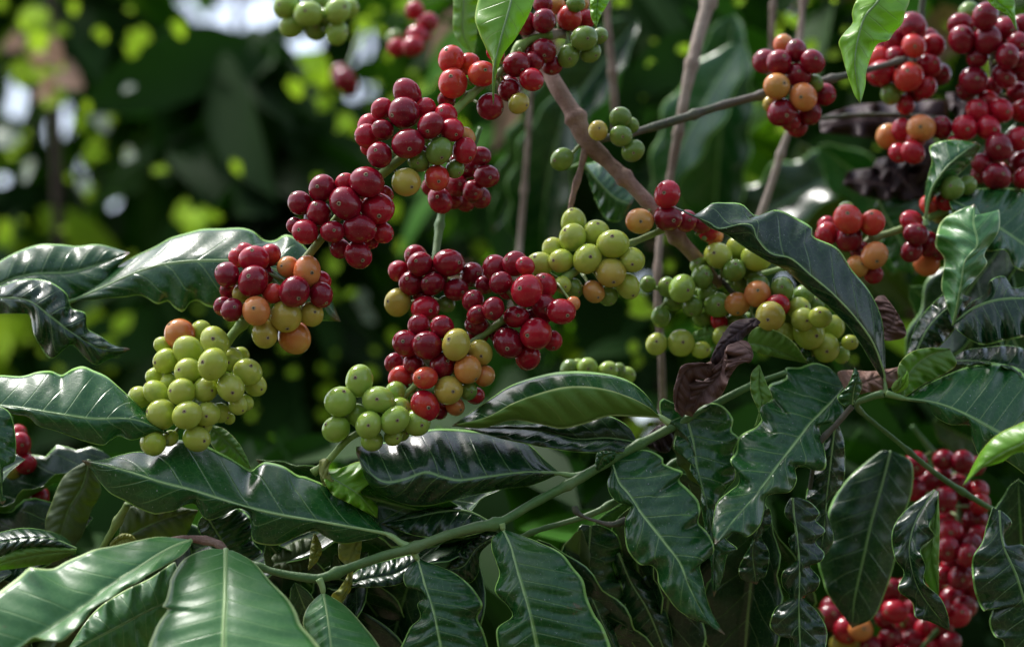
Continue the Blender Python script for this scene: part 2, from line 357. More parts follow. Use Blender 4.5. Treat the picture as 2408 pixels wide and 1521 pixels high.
def leaf(root, q, mid, Lp, Rp, d=(0, 0, 0), e=(1, 1), ruf=.35, nw=5, bul=.25, corr=.10, mat='top', under=None, flip=False, pet=None, rib=True, nv=64, nh=9, seed=0, label=None, wave=1.25, ribm='rib', NV=9, ribr=1.0, curl=0.0, dc=None):
    """mid, Lp, Rp: outlines from base to tip (x, y[, extra depth cm]); d: depth cm along the midrib; e: depth of each margin against the midrib"""
    rg = random.Random(seed * 131 + int(mid[0][0]) * 7 + int(mid[0][1]))
    f3 = lambda pts: [p if len(p) > 2 else (p[0], p[1], 0.0) for p in T(q, pts)]
    m = f3(mid); l = f3(Lp); r = f3(Rp)
    ax = np.array([m[-1][0] - m[0][0], m[-1][1] - m[0][1]], float); ax /= np.linalg.norm(ax)
    m = resample(cat(m), nv); l = resample(cat([m[0]] + [p for p in l if math.hypot(p[0] - m[0][0], p[1] - m[0][1]) > 3]), nv, ax)
    r = resample(cat([m[0]] + [p for p in r if math.hypot(p[0] - m[0][0], p[1] - m[0][1]) > 3]), nv, ax)
    def wavy(E):
        k = max(3, nv // 9); ker = np.hanning(2 * k + 1); ker /= ker.sum()
        p = np.concatenate([2 * E[0] - E[1:k + 1][::-1], E, 2 * E[-1] - E[-k - 1:-1][::-1]]); S = np.stack([np.convolve(p[:, c_], ker, 'valid') for c_ in range(2)], -1)
        D = E[:, :2] - S; D *= (np.sin(np.pi * np.linspace(0, 1, nv)) ** .4)[:, None]; out = E[:, :2] - m[:, :2]; out /= np.linalg.norm(out, axis=1)[:, None] + 1e-6
        dev = np.clip((D * out).sum(1), -14, 14); E = E.copy(); E[:, :2] += D * (wave - 1); return E, dev
    l, dl = wavy(l); r, dr_ = wavy(r)
    t = np.linspace(0, 1, nv); dm = np.interp(t, np.linspace(0, 1, len(d)), d) + m[:, 2]
    if len(d) == 3: dm = d[0] * (1 - t) ** 2 + 2 * (2 * d[1] - .5 * d[0] - .5 * d[2]) * t * (1 - t) + d[2] * t ** 2 + m[:, 2]
    env = np.sin(np.pi * np.clip(t, 0.0, 1)) ** .5
    nu = 2 * nh + 1; W = np.zeros((nv, nu, 3)); U = np.zeros((1, nu))
    for side, E, ee, sg, dv in ((0, l, e[0], -1, dl), (1, r, e[1], 1, dr_)):
        ph = rg.random() * 6.28; ph2 = rg.random() * 6.28
        wv = -dv * .030 + (.55 if nv > 70 else 1) * ruf * (np.sin(2 * np.pi * nw * t + ph) + .45 * np.sin(2 * np.pi * nw * 1.9 * t + ph2)) * env
        for k in range(1, nh + 1):
            s = k / nh; x = m[:, 0] * (1 - s) + E[:, 0] * s; y = m[:, 1] * (1 - s) + E[:, 1] * s
            cr = corr * np.abs(np.sin(np.pi * (t * NV - 1.35 * s + .5))) ** .8 * math.sin(math.pi * min(1, s * .92 + .06)) ** .6 * env
            z = dm * 1.0 + (ee * s + E[:, 2] * s) * env + wv * s ** 2.2 - (bul * .55 * math.sin(math.pi * s) * env) + curl * s ** 3 * env - cr
            W[:, nh + sg * k] = np.stack([x, y, z], -1)
        U[0, nh + sg * np.arange(1, nh + 1)] = sg * np.arange(1, nh + 1) / nh
    W[:, nh] = np.stack([m[:, 0], m[:, 1], dm + .04], -1)
    # small irregular buckling
    w3 = P(W[..., 0], W[..., 1], W[..., 2]) - np.array(root.location)
    # orient: by default the right half shows its top side to the camera
    vw = np.array(root.location) - np.array(cam.location)
    a = np.gradient(w3, axis=0); b = np.gradient(w3, axis=1); n = np.cross(b, a)
    fac = (n[:, nh + 1:] * (w3[:, nh + 1:] + vw)).sum(-1).sum()
    if (fac > 0) != flip: w3 = w3[:, ::-1]; 
    me = sheet(w3, U, t[:, None], mat, under or UNDER[mat])
    ob = link('leaf', me, root)
    if label: ob['label'] = label
    if rib:
        c = w3[:, nh]; k = nv - 3; rr = np.interp(t, [0, .1, 1], [.0010, .0008, .0002]) * ribr
        pts = c[:k]; rr = rr[:k]
        if pet:
            pp = resample(cat([(p[0], p[1], p[2] if len(p) > 2 else float(dm[0])) for p in T(q, pet)]), 8); p3 = P(pp[:, 0], pp[:, 1], pp[:, 2]) - np.array(root.location)
            pts = np.vstack([p3[:-1], c[:k]]); rr = np.concatenate([np.linspace(.0019, .0014, 7) * ribr, rr])
        V, F = tubes([(pts, rr)], 6)
        link('midrib', mesh('midrib', V, F, [M['ribdry'] if mat[:3] == 'dry' else M[ribm]]), ob)
    return ob

# generic leaves for twigs that are only half seen, and for the shrubs behind
def proto_leaf(L, Wd, droop, fold, ruf, nw, mat, seed, nv=30, nh=5, th=.0002):
    rg = random.Random(seed); t = np.linspace(0, 1, nv); s = np.linspace(-1, 1, 2 * nh + 1)
    wid = Wd * .5 * np.sin(np.pi * t ** .85) ** .8 * (1 - .25 * t); ang = droop * t
    x = np.cumsum(np.cos(ang)) * L / nv; z = -np.cumsum(np.sin(ang)) * L / nv
    ph = [rg.random() * 6.28, rg.random() * 6.28]; env = np.sin(np.pi * t) ** .5; G = np.zeros((nv, len(s), 3))
    for j, a in enumerate(s):
        p = ph[int(a > 0)]; wv = ruf * np.sin(2 * np.pi * nw * t + p) * env * abs(a) ** 2.2
        cr = .0005 * np.abs(np.sin(np.pi * (t * 9 - 1.35 * abs(a) + .5))) * math.sin(math.pi * abs(a)) ** .6 * env
        hh = fold * abs(a) * wid + wv + cr
        G[:, j] = np.stack([x + hh * np.sin(ang), a * wid * (1 + .1 * np.sin(2 * np.pi * nw * t + p + 1)) * math.cos(fold * .5), z + hh * np.cos(ang)], -1)
    G = G[:, ::-1]
    return sheet(G, s[None, ::-1], t[:, None], mat, UNDER[mat], th)
PROTO = {}
for mk in ('top', 'dark', 'pale', 'fresh', 'olive', 'yellow', 'dryd'):
    PROTO[mk] = [proto_leaf(.125 + .012 * k, .046 + .004 * (k % 2), .5 + .35 * (k % 3), .25 + .15 * k % .5, .0022 + .0012 * (k % 2), 4 + k, mk, k + 3) for k in range(4)]
def gleaf(root, q, x, y, d, ang, tilt=0, roll=0, s=1.0, mat='dark', k=None, label=None):
    """generic leaf: base at pixel (x, y), ang = direction of its tip in the picture (0 right, 90 up), tilt = tip towards the camera, roll about its midrib"""
    (X, Y), = T(q, [(x, y)])
    me = PROTO[mat][rng.randrange(4) if k is None else k]
    ob = link('leaf', me, root, Vector((P(X, Y, d) - np.array(root.location)).tolist()))
    # local: x along leaf, z top side.  Camera space: x right, y up, z to camera
    R = Matrix.Rotation(rad(ang), 3, 'Z') @ Matrix.Rotation(rad(-tilt), 3, 'Y') @ Matrix.Rotation(rad(roll), 3, 'X')
    ob.rotation_euler = (CM.to_3x3() @ R).to_euler(); ob.scale = (s, s, s)
    if label: ob['label'] = label
    return ob

# ================================================================== the coffee branches
def branch(q, x, y, d, label, cat_='coffee branch', name='coffee_branch', group='coffee branches'):
    (X, Y), = T(q, [(x, y)])
    return thing(name, P(X, Y, d).tolist(), label, cat_, group)

# ---- A: the long fruiting branch that hangs down to the left
A = branch(0, 1215, 110, 4, 'drooping branch at upper left, red clusters and a lime green one at its tip')
stem(A, 0, [(1300, 82, 5, 10), (1255, 92, 5, 10.5), (1215, 118, 4.5, 11), (1190, 158, 4, 9), (1110, 222, 3, 10), (1040, 290, 2, 10), (925, 388, 1.6, 11.5), (830, 470, 1.4, 11), (735, 588, 1.4, 10.5), (650, 690, 1.4, 10), (560, 772, 1.4, 11.5), (520, 830, 1.4, 10), (470, 920, 1.8, 8), (440, 980, 2.5, 5)], 'brightstem', seed=2)
cluster(A, 2, 6, 'D 40 110 50;O 205 25 42;D 145 20 45;D 60 110 55;D 150 100 55;O 310 15 50;R 350 90 44;L 270 85 58;G 300 20 40;D 100 250 45;D 190 310 46;D 150 240 58;G 410 170 40;G 370 250 46;G 265 265 52;G 340 182 60', [(60, 170), (230, 150), (330, 150)], 'dark red, orange and green cherries at the top of the branch')
cluster(A, 1, 4, 'D 2100 470 40;D 2400 400 46;L 2205 302 50;L 2122 280 62;L 2268 348 60;L 2130 392 68;D 2510 290 45;D 2430 305 60;R 2500 375 54;D 2395 425 50;Y 2440 487 48;D 2305 502 60;R 2330 250 40', [(2440, 230), (2220, 400), (2160, 520)], 'scarlet and maroon cherries under the bright hanging leaf')
cluster(A, 1, 2, 'O 2190 645 46;R 1740 690 44;D 2150 770 45;R 2000 512 48;D 1915 440 64;R 1795 512 50;R 1735 592 52;R 1725 640 52;R 2095 548 58;D 1800 612 50;G 2140 795 42;D 1960 720 50;R 2125 612 56;D 2025 592 62;R 2185 708 56;D 1785 730 60;G 1970 757 50;Y 1910 857 66;L 2055 837 60;D 1900 532 72;G 2065 712 62;D 1920 677 73', [(2160, 520), (1980, 660), (1830, 800)], 'maroon cherries with one green cherry in front')
cluster(A, 1, 1.5, 'D 1480 1030 50;D 1600 1170 46;D 1740 1130 44;R 1625 862 46;R 1810 916 42;D 1385 1060 38;D 1410 955 58;D 1515 887 63;R 1800 1095 53;D 1565 1090 54;D 1500 1002 57;D 1685 1200 66;R 1435 1090 60;R 1775 982 73;D 1690 1077 69;D 1725 857 73;D 1625 957 73', [(1840, 790), (1640, 1000), (1480, 1170)], 'cluster of all dark red cherries')
cluster(A, 1, 1.5, 'D 1240 1290 46;Y 1300 1500 46;O 1420 1340 44;R 1120 1212 44;R 1160 1185 42;R 1270 1200 52;D 1080 1370 42;R 1510 1322 46;S 1355 1255 50;D 1050 1440 44;R 1195 1218 64;Y 1135 1380 40;L 1285 1380 50;D 1068 1292 58;Y 1465 1477 56;D 1092 1457 53;Y 1245 1570 62;D 1510 1387 56;S 1445 1277 66;O 1385 1587 72;S 1205 1462 65;Y 1345 1487 73;D 1190 1322 71;D 1385 1372 71', [(1440, 1190), (1300, 1370), (1120, 1540)], 'mixed crimson, salmon and yellow green cherries')
cluster(A, 3, 1.8, 'P 950 480 46;P 1020 260 44;P 800 540 38;P 1080 450 26;P 1155 372 38;P 945 42 55;P 1130 152 42;P 770 106 42;P 1090 172 56;P 730 250 46;P 655 347 52;P 1035 420 46;P 1120 382 46;P 800 276 46;P 720 562 62;P 925 542 64;P 1200 292 52;S 845 50 68;P 780 177 60;P 965 312 56;P 1010 85 68;P 735 326 56;P 885 130 64;P 1165 228 64;P 885 227 62;P 975 426 60;P 1085 302 64;P 855 322 64;P 760 427 64;P 880 432 66;P 1000 192 70', [(1130, 30), (1000, 200), (900, 420)], 'big lime green cluster with one salmon cherry on top')
leaf(A, 0, [(1214, -70), (1200, 10), (1178, 90), (1160, 170), (1160, 245)], [(1150, -60), (1118, 30), (1126, 75), (1142, 112), (1158, 150), (1158, 200), (1160, 245)], [(1262, -50), (1252, 15), (1218, 82), (1184, 128), (1166, 180), (1160, 245)], d=(1, -.5, 0), e=(1.0, 1.2), ruf=.2, nw=3, mat='fresh', corr=.05, label='bright green leaf hanging over the scarlet cherries', seed=5)

# ---- B: the second fruiting branch, down through the middle
B = branch(0, 1540, 545, 5, 'fruiting branch crossing the middle, with dark red clusters and green clusters at both ends')
stem(B, 0, [(1560, 540, 5.5, 8), (1500, 566, 5, 8), (1420, 600, 4, 8.5), (1325, 656, 3, 9.5), (1240, 712, 2, 9), (1150, 778, 1.5, 8.5), (1060, 840, 1.5, 8.5), (968, 915, 1.5, 8.5), (900, 985, 1.4, 8), (820, 1032, 1.2, 9), (770, 1085, 1.2, 8.5), (735, 1112, 1.2, 8)], 'brightstem', seed=3)
cluster(B, 2, 4.4, 'G 290 1357 46;G 450 1390 46;P 240 1340 40;P 385 1180 46;P 195 1172 52;P 130 1242 60;O 385 1372 50;P 545 1345 58;P 565 1222 56;P 230 1227 56;P 290 1047 60;P 395 1097 60;Y 465 1282 66;P 285 1117 63;P 475 1147 68;P 355 1217 66', [(680, 1090), (480, 1200), (250, 1330)], 'lime green cluster with a yellow and an orange cherry')
cluster(B, 2, 2.4, 'D 90 1500 50;S 285 1430 34;D -160 1570 50;D -20 1360 46;D -183 1415 52;D -168 1528 52;D -163 1480 46;D -60 1560 50;D -78 1260 62;D -53 1330 52;D -88 1452 54;D 15 1240 60;R 62 1250 46;D 20 1490 54;R 75 1677 58;R 150 1345 60;D 155 1450 62;R 190 1602 46;R 232 1465 62;R 70 1367 71;D -18 1612 72;R 112 1570 73', [(260, 1300), (60, 1440), (-110, 1560)], 'glossy maroon and crimson cluster at the centre')
cluster(B, 3, 1.8, 'D 2060 410 46;S 2140 390 46;R 2235 340 42;D 2150 180 46;D 1970 10 50;D 2080 17 52;D 1855 187 42;G 2205 317 42;O 2280 248 48;Y 2260 137 56;L 1885 257 56;D 1945 190 50;R 2000 387 68;D 1910 95 62;D 2080 197 58;L 2000 257 54;D 2010 105 67;O 2200 217 63;Y 2145 100 69;Y 2110 315 65', [(2300, 30), (2120, 160), (1930, 320)], 'maroon cluster with yellow and orange cherries on its right')
cluster(B, 3, 1.5, 'g 1880 510 44;g 1750 552 52;g 1850 532 42;g 1780 450 40;g 1865 330 54;g 1880 402 52;g 1680 430 50;g 1960 467 62;g 1690 270 69;g 1580 497 63;g 1600 368 73;g 1780 362 70;g 1735 478 62;g 1858 455 66', [(1930, 320), (1800, 440), (1650, 540)], 'small lime green cluster near the tip')
leaf(B, 3, [(1500, 690), (1580, 740), (1690, 810), (1775, 915)], [(1500, 690), (1560, 800), (1650, 850), (1775, 915)], [(1500, 690), (1600, 680), (1700, 652), (1790, 712), (1700, 745), (1700, 800), (1770, 850), (1775, 915)], d=(1.2, .8, 1.5), e=(-.5, 1.2), ruf=.5, mat='fresh', label='small bright green leaf with a yellowing curled edge')
leaf(B, 3, [(1500, 690), (1515, 720), (1550, 745), (1585, 765)], [(1500, 690), (1500, 650), (1530, 635), (1555, 650), (1545, 690), (1585, 765)], [(1500, 690), (1520, 760), (1585, 765)], d=(1, .6, .8), e=(.4, .8), mat='yellow', rib=False, nv=24, nh=5)

# ---- C: the cluster twig just behind A and B
Cb = branch(0, 1120, 330, 7, 'thin green twig behind the red clusters, carrying two maroon clusters')
stem(Cb, 0, [(1130, 300, 7.5, 6), (1100, 380, 7, 7), (1045, 480, 6, 9), (1030, 560, 5, 10), (1020, 640, 4, 8), (1010, 700, 4, 4)], 'greenstem', seed=4)
cluster(Cb, 1, 6.5, 'D 2030 880 42;D 2190 950 48;D 2130 940 46;D 2110 860 46;D 2205 790 52;D 2260 735 48;D 2150 870 52;D 2070 942 60;D 2260 930 50;D 2225 900 50;D 2290 830 56', [(2240, 700), (2160, 840), (2090, 960)], 'blurred maroon cluster half hidden by the one in front')
cluster(Cb, 1, 4.5, 'G 2100 1430 42;G 2150 1232 36;D 2060 1290 46;D 1990 1390 46;R 1875 1275 50;D 2220 1292 54;D 1955 1205 52;D 2280 1340 46;Y 1870 1422 62;D 2145 1362 56;D 2110 1236 66;R 2000 1452 62;D 1935 1332 56;D 2035 1335 53;D 1975 1242 56', [(2060, 1130), (2040, 1280), (2020, 1400)], 'maroon cluster with one yellow cherry at its left')
leaf(Cb, 0, [(1095, -60), (1090, 20), (1090, 80), (1115, 135)], [(1070, -60), (1066, 20), (1070, 85), (1115, 135)], [(1130, -60), (1125, 20), (1122, 80), (1115, 135)], d=(8, 8, 8), e=(.4, -.2), mat='freshu', ruf=.2, corr=.02, bul=.1)

# ---- W: the woody stem
Wd = branch(0, 1285, 160, 7, 'thick pinkish brown woody stem bending down through the upper middle', 'woody stem', 'woody_stem', None)
stem(Wd, 0, [(1235, 60, 8, 20), (1275, 140, 8, 20), (1310, 205, 7, 21), (1350, 270, 6.5, 22), (1378, 330, 6.3, 24), (1420, 372, 6.2, 19), (1480, 430, 6, 18.5), (1540, 495, 6, 18), (1590, 555, 6.3, 18), (1640, 610, 7, 17), (1690, 670, 8, 13)], 'bark', seed=5, ns=16)
ob = stem(Wd, 0, [(1378, 345, 6.2, 10), (1365, 400, 6, 8), (1350, 450, 6, 7), (1338, 505, 6, 6)], 'bark', name='twig', seed=6)
ob = stem(Wd, 0, [(1215, 118, 5.2, 10), (1255, 92, 5.6, 12), (1310, 80, 6, 12.5), (1345, 85, 7, 10)], 'greybark', name='twig', seed=7)
cluster(Wd, 2, 6.2, 'G 560 590 36;G 570 710 50;G 235 750 52;G 510 555 50;Y 405 615 44;G 513 640 50', [(340, 660), (480, 640), (560, 620)], 'few green cherries at the fork')
cluster(Wd, 2, 6.0, 'S 950 1110 38;R 925 1080 50;D 890 1050 48;D 820 1040 50;O 600 1040 60;D 735 1025 62;R 730 915 62', [(660, 960), (760, 1060), (900, 1120)], 'loose row of red cherries with one orange')
leaf(Wd, 2, [(330, 760), (400, 850), (480, 930), (560, 960)], [(330, 760), (420, 1000), (500, 1040), (560, 960)], [(240, 800), (420, 760), (540, 800), (580, 900), (560, 960)], d=(11, 11, 11), e=(1, 2), mat='top')

# ---- D: right upper fruiting branch
Db = branch(0, 1490, 312, 8, 'dark twig rising to the right with one maroon and orange cluster halfway')
stem(Db, 0, [(1400, 330, 6.5, 9), (1490, 312, 7.5, 10.5), (1600, 280, 8.5, 10.5), (1700, 248, 9.5, 11), (1800, 222, 10, 11), (1900, 198, 10.5, 10), (1990, 178, 11, 9), (2130, 140, 12, 8)], 'darkstem', seed=8)
cluster(Db, 2, 10, 'D 1340 600 46;D 1400 530 52;D 1470 445 50;Y 1215 490 36;S 1275 210 46;D 1310 570 50;G 1425 392 40;D 1345 355 56;D 1335 240 54;D 1415 290 56;D 1190 290 60;D 1270 530 63;D 1255 295 58;O 1245 407 60;S 1370 457 63', [(1180, 440), (1330, 400), (1460, 370)], 'maroon and orange cluster')

# ---- D2: clusters at the upper right
D2 = branch(2, 1900, 60, 13, 'upper right fruiting branch with a crimson cluster beside the hanging bright leaf')
stem(D2, 2, [(1940, -60, 14, 9), (1920, 100, 14, 9), (1900, 300, 14, 8), (1870, 480, 14, 6)], 'darkstem', seed=9)
cluster(D2, 2, 14, 'D 1900 430 50;D 1780 400 46;D 1960 190 46;D 2010 350 52;D 1740 230 44;R 1980 215 52;D 1800 187 52;D 1885 125 62;L 1725 280 56;R 1850 492 44;G 1780 442 50;R 1960 312 57;R 1945 412 54;D 1810 270 52;R 1735 346 61;L 1890 217 54;L 1865 362 67', [(1920, 60), (1880, 280), (1860, 460)], 'crimson cluster')
D3 = branch(2, 2290, 20, 12, 'long chain of maroon cherry clusters down the right edge')
stem(D3, 2, [(2290, -80, 13, 9), (2260, 150, 13, 9), (2260, 400, 13, 8), (2230, 560, 13, 8), (2330, 760, 13, 7)], 'darkstem', seed=10)
cluster(D3, 2, 13, 'D 2160 200 46;D 2290 220 50;D 2250 130 50;D 2400 120 50;G 2150 60 50;D 2110 120 54;D 2320 140 58;D 2375 205 52;D 2400 290 50;D 2190 270 50;D 2330 265 56;D 2115 187 62;D 2235 187 66;D 2225 77 63', [(2270, 40), (2250, 180), (2260, 300)])
cluster(D3, 2, 13, 'D 2250 420 50;D 2140 425 50;D 2400 340 46;D 2380 440 54;D 2315 360 56;D 2170 382 64;R 2410 520 60;R 2240 472 46;R 2190 522 54;R 2300 520 57', [(2260, 330), (2260, 460), (2240, 560)])
cluster(D3, 2, 12.5, 'D 2020 600 50;O 1770 642 56;R 1835 612 50;R 1900 650 46;R 2080 680 40;R 1820 720 46;S 1925 602 62;R 1885 716 52;R 2240 602 56;R 2130 602 57', [(2250, 560), (2060, 640), (1840, 680)], 'scattered scarlet and orange cherries at the end of the chain')
cluster(D3, 2, 12, 'D 2330 810 50;D 2260 730 46;D 2200 820 42;D 2210 770 46;D 2400 770 60;R 2380 655 58;D 2290 692 64;D 2280 832 62;R 2420 840 60', [(2300, 620), (2320, 720), (2300, 830)])

# ---- E: right middle
Eb = branch(0, 2170, 520, 8, 'green twig at right, red cluster at its left end, leaf standing on it')
stem(Eb, 0, [(2290, 440, 9, 8), (2230, 485, 9, 9), (2170, 520, 9, 9.5), (2110, 542, 9, 9), (2050, 562, 9, 9), (2010, 590, 9, 6)], 'brightstem', seed=11)
cluster(Eb, 2, 9, 'R 1480 1060 44;D 1700 1290 48;D 1640 1180 46;G 1570 995 46;R 1480 1102 54;O 1625 1252 50;S 1705 1202 61;L 1695 1047 57;D 1585 1122 63;L 1580 1030 67', [(1760, 1110), (1640, 1120), (1600, 1220)], 'scarlet cluster beside the long arching leaf')
cluster(Eb, 2, 10, 'G 2010 1000 50;D 1940 1180 50;S 1950 1240 56;D 2010 1180 44;L 1970 965 50;R 2040 950 46;G 2140 872 46;G 2070 885 55;R 1880 1042 50;D 1960 1150 55;D 1880 1180 52;D 1900 1102 56', [(2060, 960), (1980, 1060), (1930, 1180)], 'blurred dark red cluster behind the twig')
leaf(Eb, 2, [(1945, 1030), (1962, 930), (1990, 860), (2060, 770), (2185, 670)], [(1945, 1030), (1940, 940), (1952, 850), (1975, 760), (1968, 690), (2060, 660), (2185, 670)], [(1945, 1030), (1985, 930), (2060, 860), (2150, 770), (2205, 690), (2185, 670)], d=(8, 7, 8), e=(1.5, 2.), bul=.1, mat='top', label='leaf standing upright on the twig', pet=[(1950, 1060), (1945, 1030)])
leaf(Eb, 2, [(2075, 1530), (2110, 1350), (2130, 1230), (2190, 1150), (2170, 1050), (2175, 960)], [(2075, 1530), (2035, 1400), (2020, 1340), (2032, 1220), (1992, 1150), (2015, 1050), (2080, 1000), (2175, 960)], [(2075, 1530), (2110, 1440), (2130, 1370), (2180, 1310), (2232, 1240), (2225, 1190), (2290, 1080), (2282, 985), (2220, 1020), (2175, 960)], d=(4, 3.5, 5), e=(2, 1.4), ruf=.9, nw=4, corr=.22, mat='pale', label='shiny crumpled leaf pointing upward')
leaf(Eb, 2, [(2060, 940), (2180, 1000), (2300, 1080), (2480, 1200)], [(2060, 940), (2150, 895), (2280, 885), (2430, 900), (2500, 1000), (2500, 1150)], [(2060, 960), (2130, 1120), (2230, 1180), (2320, 1180), (2370, 1260), (2480, 1290)], d=(8, 8, 8), e=(2.5, -1), ruf=.6, mat='top')

# ---- S: green berries behind the long leaf
Sb = branch(0, 1840, 630, 8, 'twig of mostly green cherries under the long arching leaf')
stem(Sb, 0, [(1930, 605, 8, 6), (1850, 628, 8, 7), (1770, 650, 8, 7), (1700, 670, 8, 8), (1600, 690, 8, 6), (1520, 670, 8, 5)], 'brightstem', seed=12)
stem(Sb, 0, [(1690, 650, 8, 6), (1740, 700, 7.5, 6.5), (1850, 750, 7, 7), (1950, 790, 7, 6)], 'darkstem', seed=13, name='twig')
cluster(Sb, 2, 7.5, 'G 700 1490 44;G 760 1420 44;G 920 1380 50;G 1080 1330 46;G 1130 1290 44;G 880 1250 44;G 640 1335 36;G 1000 1210 50;G 730 1350 46;G 850 1440 50;P 1065 1165 56;P 1150 1212 66;G 895 1302 52;P 970 1202 62;G 1045 1272 52;g 800 1357 63', [(1180, 1260), (1000, 1300), (760, 1370)], 'loose green cherries')
cluster(Sb, 2, 7, 'G 1420 1440 46;G 1300 1480 50;G 900 1490 50;G 1100 1520 46;G 1270 1362 54;G 1155 1340 50;G 1370 1390 48;G 1060 1510 46;R 975 1512 42;P 1350 1452 52;G 965 1432 60;P 1370 1502 56;P 1450 1492 52;O 1060 1430 57;S 1155 1382 61;R 1245 1442 60;Y 1215 1487 67', [(960, 1400), (1180, 1440), (1400, 1520)], 'green cherries with two orange and one red')
cluster(Sb, 4, 7, 'P 1290 45 46;g 1380 120 50;g 1550 150 40;P 1590 90 36;P 1510 20 50;P 1475 115 65;P 1395 45 72', [(1300, -40), (1420, 40), (1500, 100)], 'pale green cherries')
cluster(Sb, 4, 7.5, 'P 990 60 46;P 890 125 42;P 680 97 50;P 795 92 62', [(640, 130), (800, 140), (950, 120)], 'pale green cherries peeping over the leaf')
cluster(Sb, 4, 9, 'g 310 205 36;G 270 215 44;g 540 245 40;G 500 225 38;g 450 225 46;g 355 212 50', [(240, 230), (400, 240), (560, 250)], 'blurred pale green cherries')
leaf(Sb, 4, [(1110, 95), (1200, 110), (1300, 150), (1390, 188)], [(1110, 70), (1150, 18), (1245, 35), (1330, 95), (1390, 188)], [(1110, 95), (1150, 135), (1270, 165), (1390, 188)], d=(5, 4.5, 5), e=(-1, .3), mat='under', ruf=.2, label='rounded pale green leaf underside')
leaf(Sb, 4, [(1260, 60), (1340, 85), (1395, 130), (1425, 200)], [(1260, 50), (1320, 45), (1380, 85), (1425, 200)], [(1260, 70), (1330, 110), (1385, 170), (1425, 200)], d=(6, 6, 6), e=(.5, .3), mat='top')
leaf(Sb, 4, [(1030, 20), (960, 40), (850, 70)], [(1030, 0), (960, -5), (850, 45)], [(1030, 60), (970, 105), (900, 110), (850, 75)], d=(7, 7, 7), e=(.5, .3), mat='under')

# ---- L: the long arching leaf and the leafy whorl at right
Hb = branch(4, 1750, 330, 2, 'leafy shoot at the right with the long arching dark leaf rising from it')
stem(Hb, 4, [(1745, 330, 2, 9), (1680, 350, 2.2, 8), (1625, 395, 2.6, 6.5), (1800, 545, 4.2, 6), (2000, 710, 5.5, 7), (2200, 840, 7, 7), (2420, 960, 8.5, 7)], 'greenstem', seed=14)
leaf(Hb, 2, [(1755, 1800), (1742, 1730), (1690, 1600), (1600, 1478), (1500, 1375), (1400, 1292), (1310, 1216), (1215, 1192), (1150, 1120), (1130, 1062), (1070, 1055), (975, 1078), (930, 1050), (870, 1025), (750, 972)],
     [(1755, 1800), (1700, 1720), (1600, 1560), (1500, 1455), (1400, 1370), (1290, 1275), (1200, 1228), (1100, 1168), (1010, 1105), (930, 1070), (850, 1010), (750, 972)],
     [(1755, 1800), (1756, 1690), (1750, 1590), (1732, 1480), (1680, 1370), (1600, 1270), (1530, 1170), (1420, 1112), (1405, 1068), (1300, 1008), (1230, 990), (1150, 1012), (1080, 962), (1000, 955), (930, 962), (860, 1012), (800, 985), (750, 972)],
     d=(3, .5, .8), e=(.8, 1.6), ruf=.25, nw=5, bul=.1, corr=.16, mat='dark', under='dark', pet=[(1750, 1850), (1756, 1830), (1755, 1800)], label='long arching dark leaf with bluish sheen', ribm='ribpale', ribr=.8, seed=3)
leaf(Hb, 4, [(1850, 355), (2000, 378), (2130, 430), (2280, 512), (2450, 600)], [(1850, 350), (1950, 290), (2050, 240), (2160, 200), (2280, 188), (2400, 230), (2500, 400)], [(1860, 362), (1950, 375), (1990, 435), (2060, 475), (2150, 482), (2165, 545), (2200, 622), (2230, 600), (2330, 650), (2450, 740)], d=(2, 1.2, 2), e=(2.6, .6), ruf=.3, nw=4, bul=.4, mat='top', label='broad dark green leaf pointing right, finely speckled with dust', seed=8, pet=[(1760, 330), (1850, 355)])
leaf(Hb, 4, [(1840, 340), (1870, 230), (1960, 150), (2060, 120)], [(1830, 330), (1815, 210), (1870, 140), (1960, 115), (2060, 120)], [(1850, 345), (1930, 290), (2040, 235), (2090, 190), (2060, 120)], d=(2.4, 2.6, 3.4), e=(-.3, .6), mat='under', ruf=.3, label='light green leaf underside')
leaf(Hb, 4, [(2060, 180), (2200, 180), (2330, 200), (2460, 240)], [(2060, 180), (2120, 130), (2230, 112), (2350, 105), (2460, 140)], [(2060, 180), (2110, 200), (2230, 190), (2330, 215), (2460, 300)], d=(5, 4, 4), e=(1.5, -.5), mat='dark', ruf=.4)
leaf(Hb, 2, [(2080, 1520), (2170, 1450), (2280, 1410), (2420, 1400), (2520, 1400)], [(2080, 1520), (2150, 1430), (2222, 1385), (2250, 1320), (2312, 1300), (2360, 1352), (2450, 1345), (2520, 1390)], [(2080, 1540), (2200, 1620), (2330, 1600), (2520, 1560)], d=(4, 3.5, 4), e=(1.6, -.5), ruf=.5, mat='dark', label='dark wavy leaf with a pale margin')
leaf(Hb, 2, [(1900, 1660), (1960, 1540), (2060, 1440), (2160, 1400)], [(1860, 1660), (1905, 1520), (1985, 1420), (2060, 1370), (2160, 1400)], [(1920, 1700), (2050, 1590), (2120, 1480), (2160, 1400)], d=(5, 5, 6), e=(1.4, .5), ruf=.4, mat='dark')
leaf(Hb, 4, [(1600, 380), (1610, 300), (1625, 250), (1612, 208)], [(1570, 390), (1530, 350), (1580, 290), (1612, 208)], [(1610, 380), (1645, 300), (1632, 240), (1612, 208)], d=(1.5, 1.2, 1.2), e=(.3, .6), mat='top', nv=30, nh=6)
leaf(Hb, 4, [(1800, 320), (1840, 290), (1855, 250), (1858, 220)], [(1795, 300), (1815, 280), (1850, 240), (1858, 220)], [(1810, 330), (1860, 300), (1866, 250), (1858, 220)], d=(1, .8, .8), e=(.2, .3), mat='fresh', nv=24, nh=5, rib=False, ruf=.05, label='tiny fresh leaf bud')
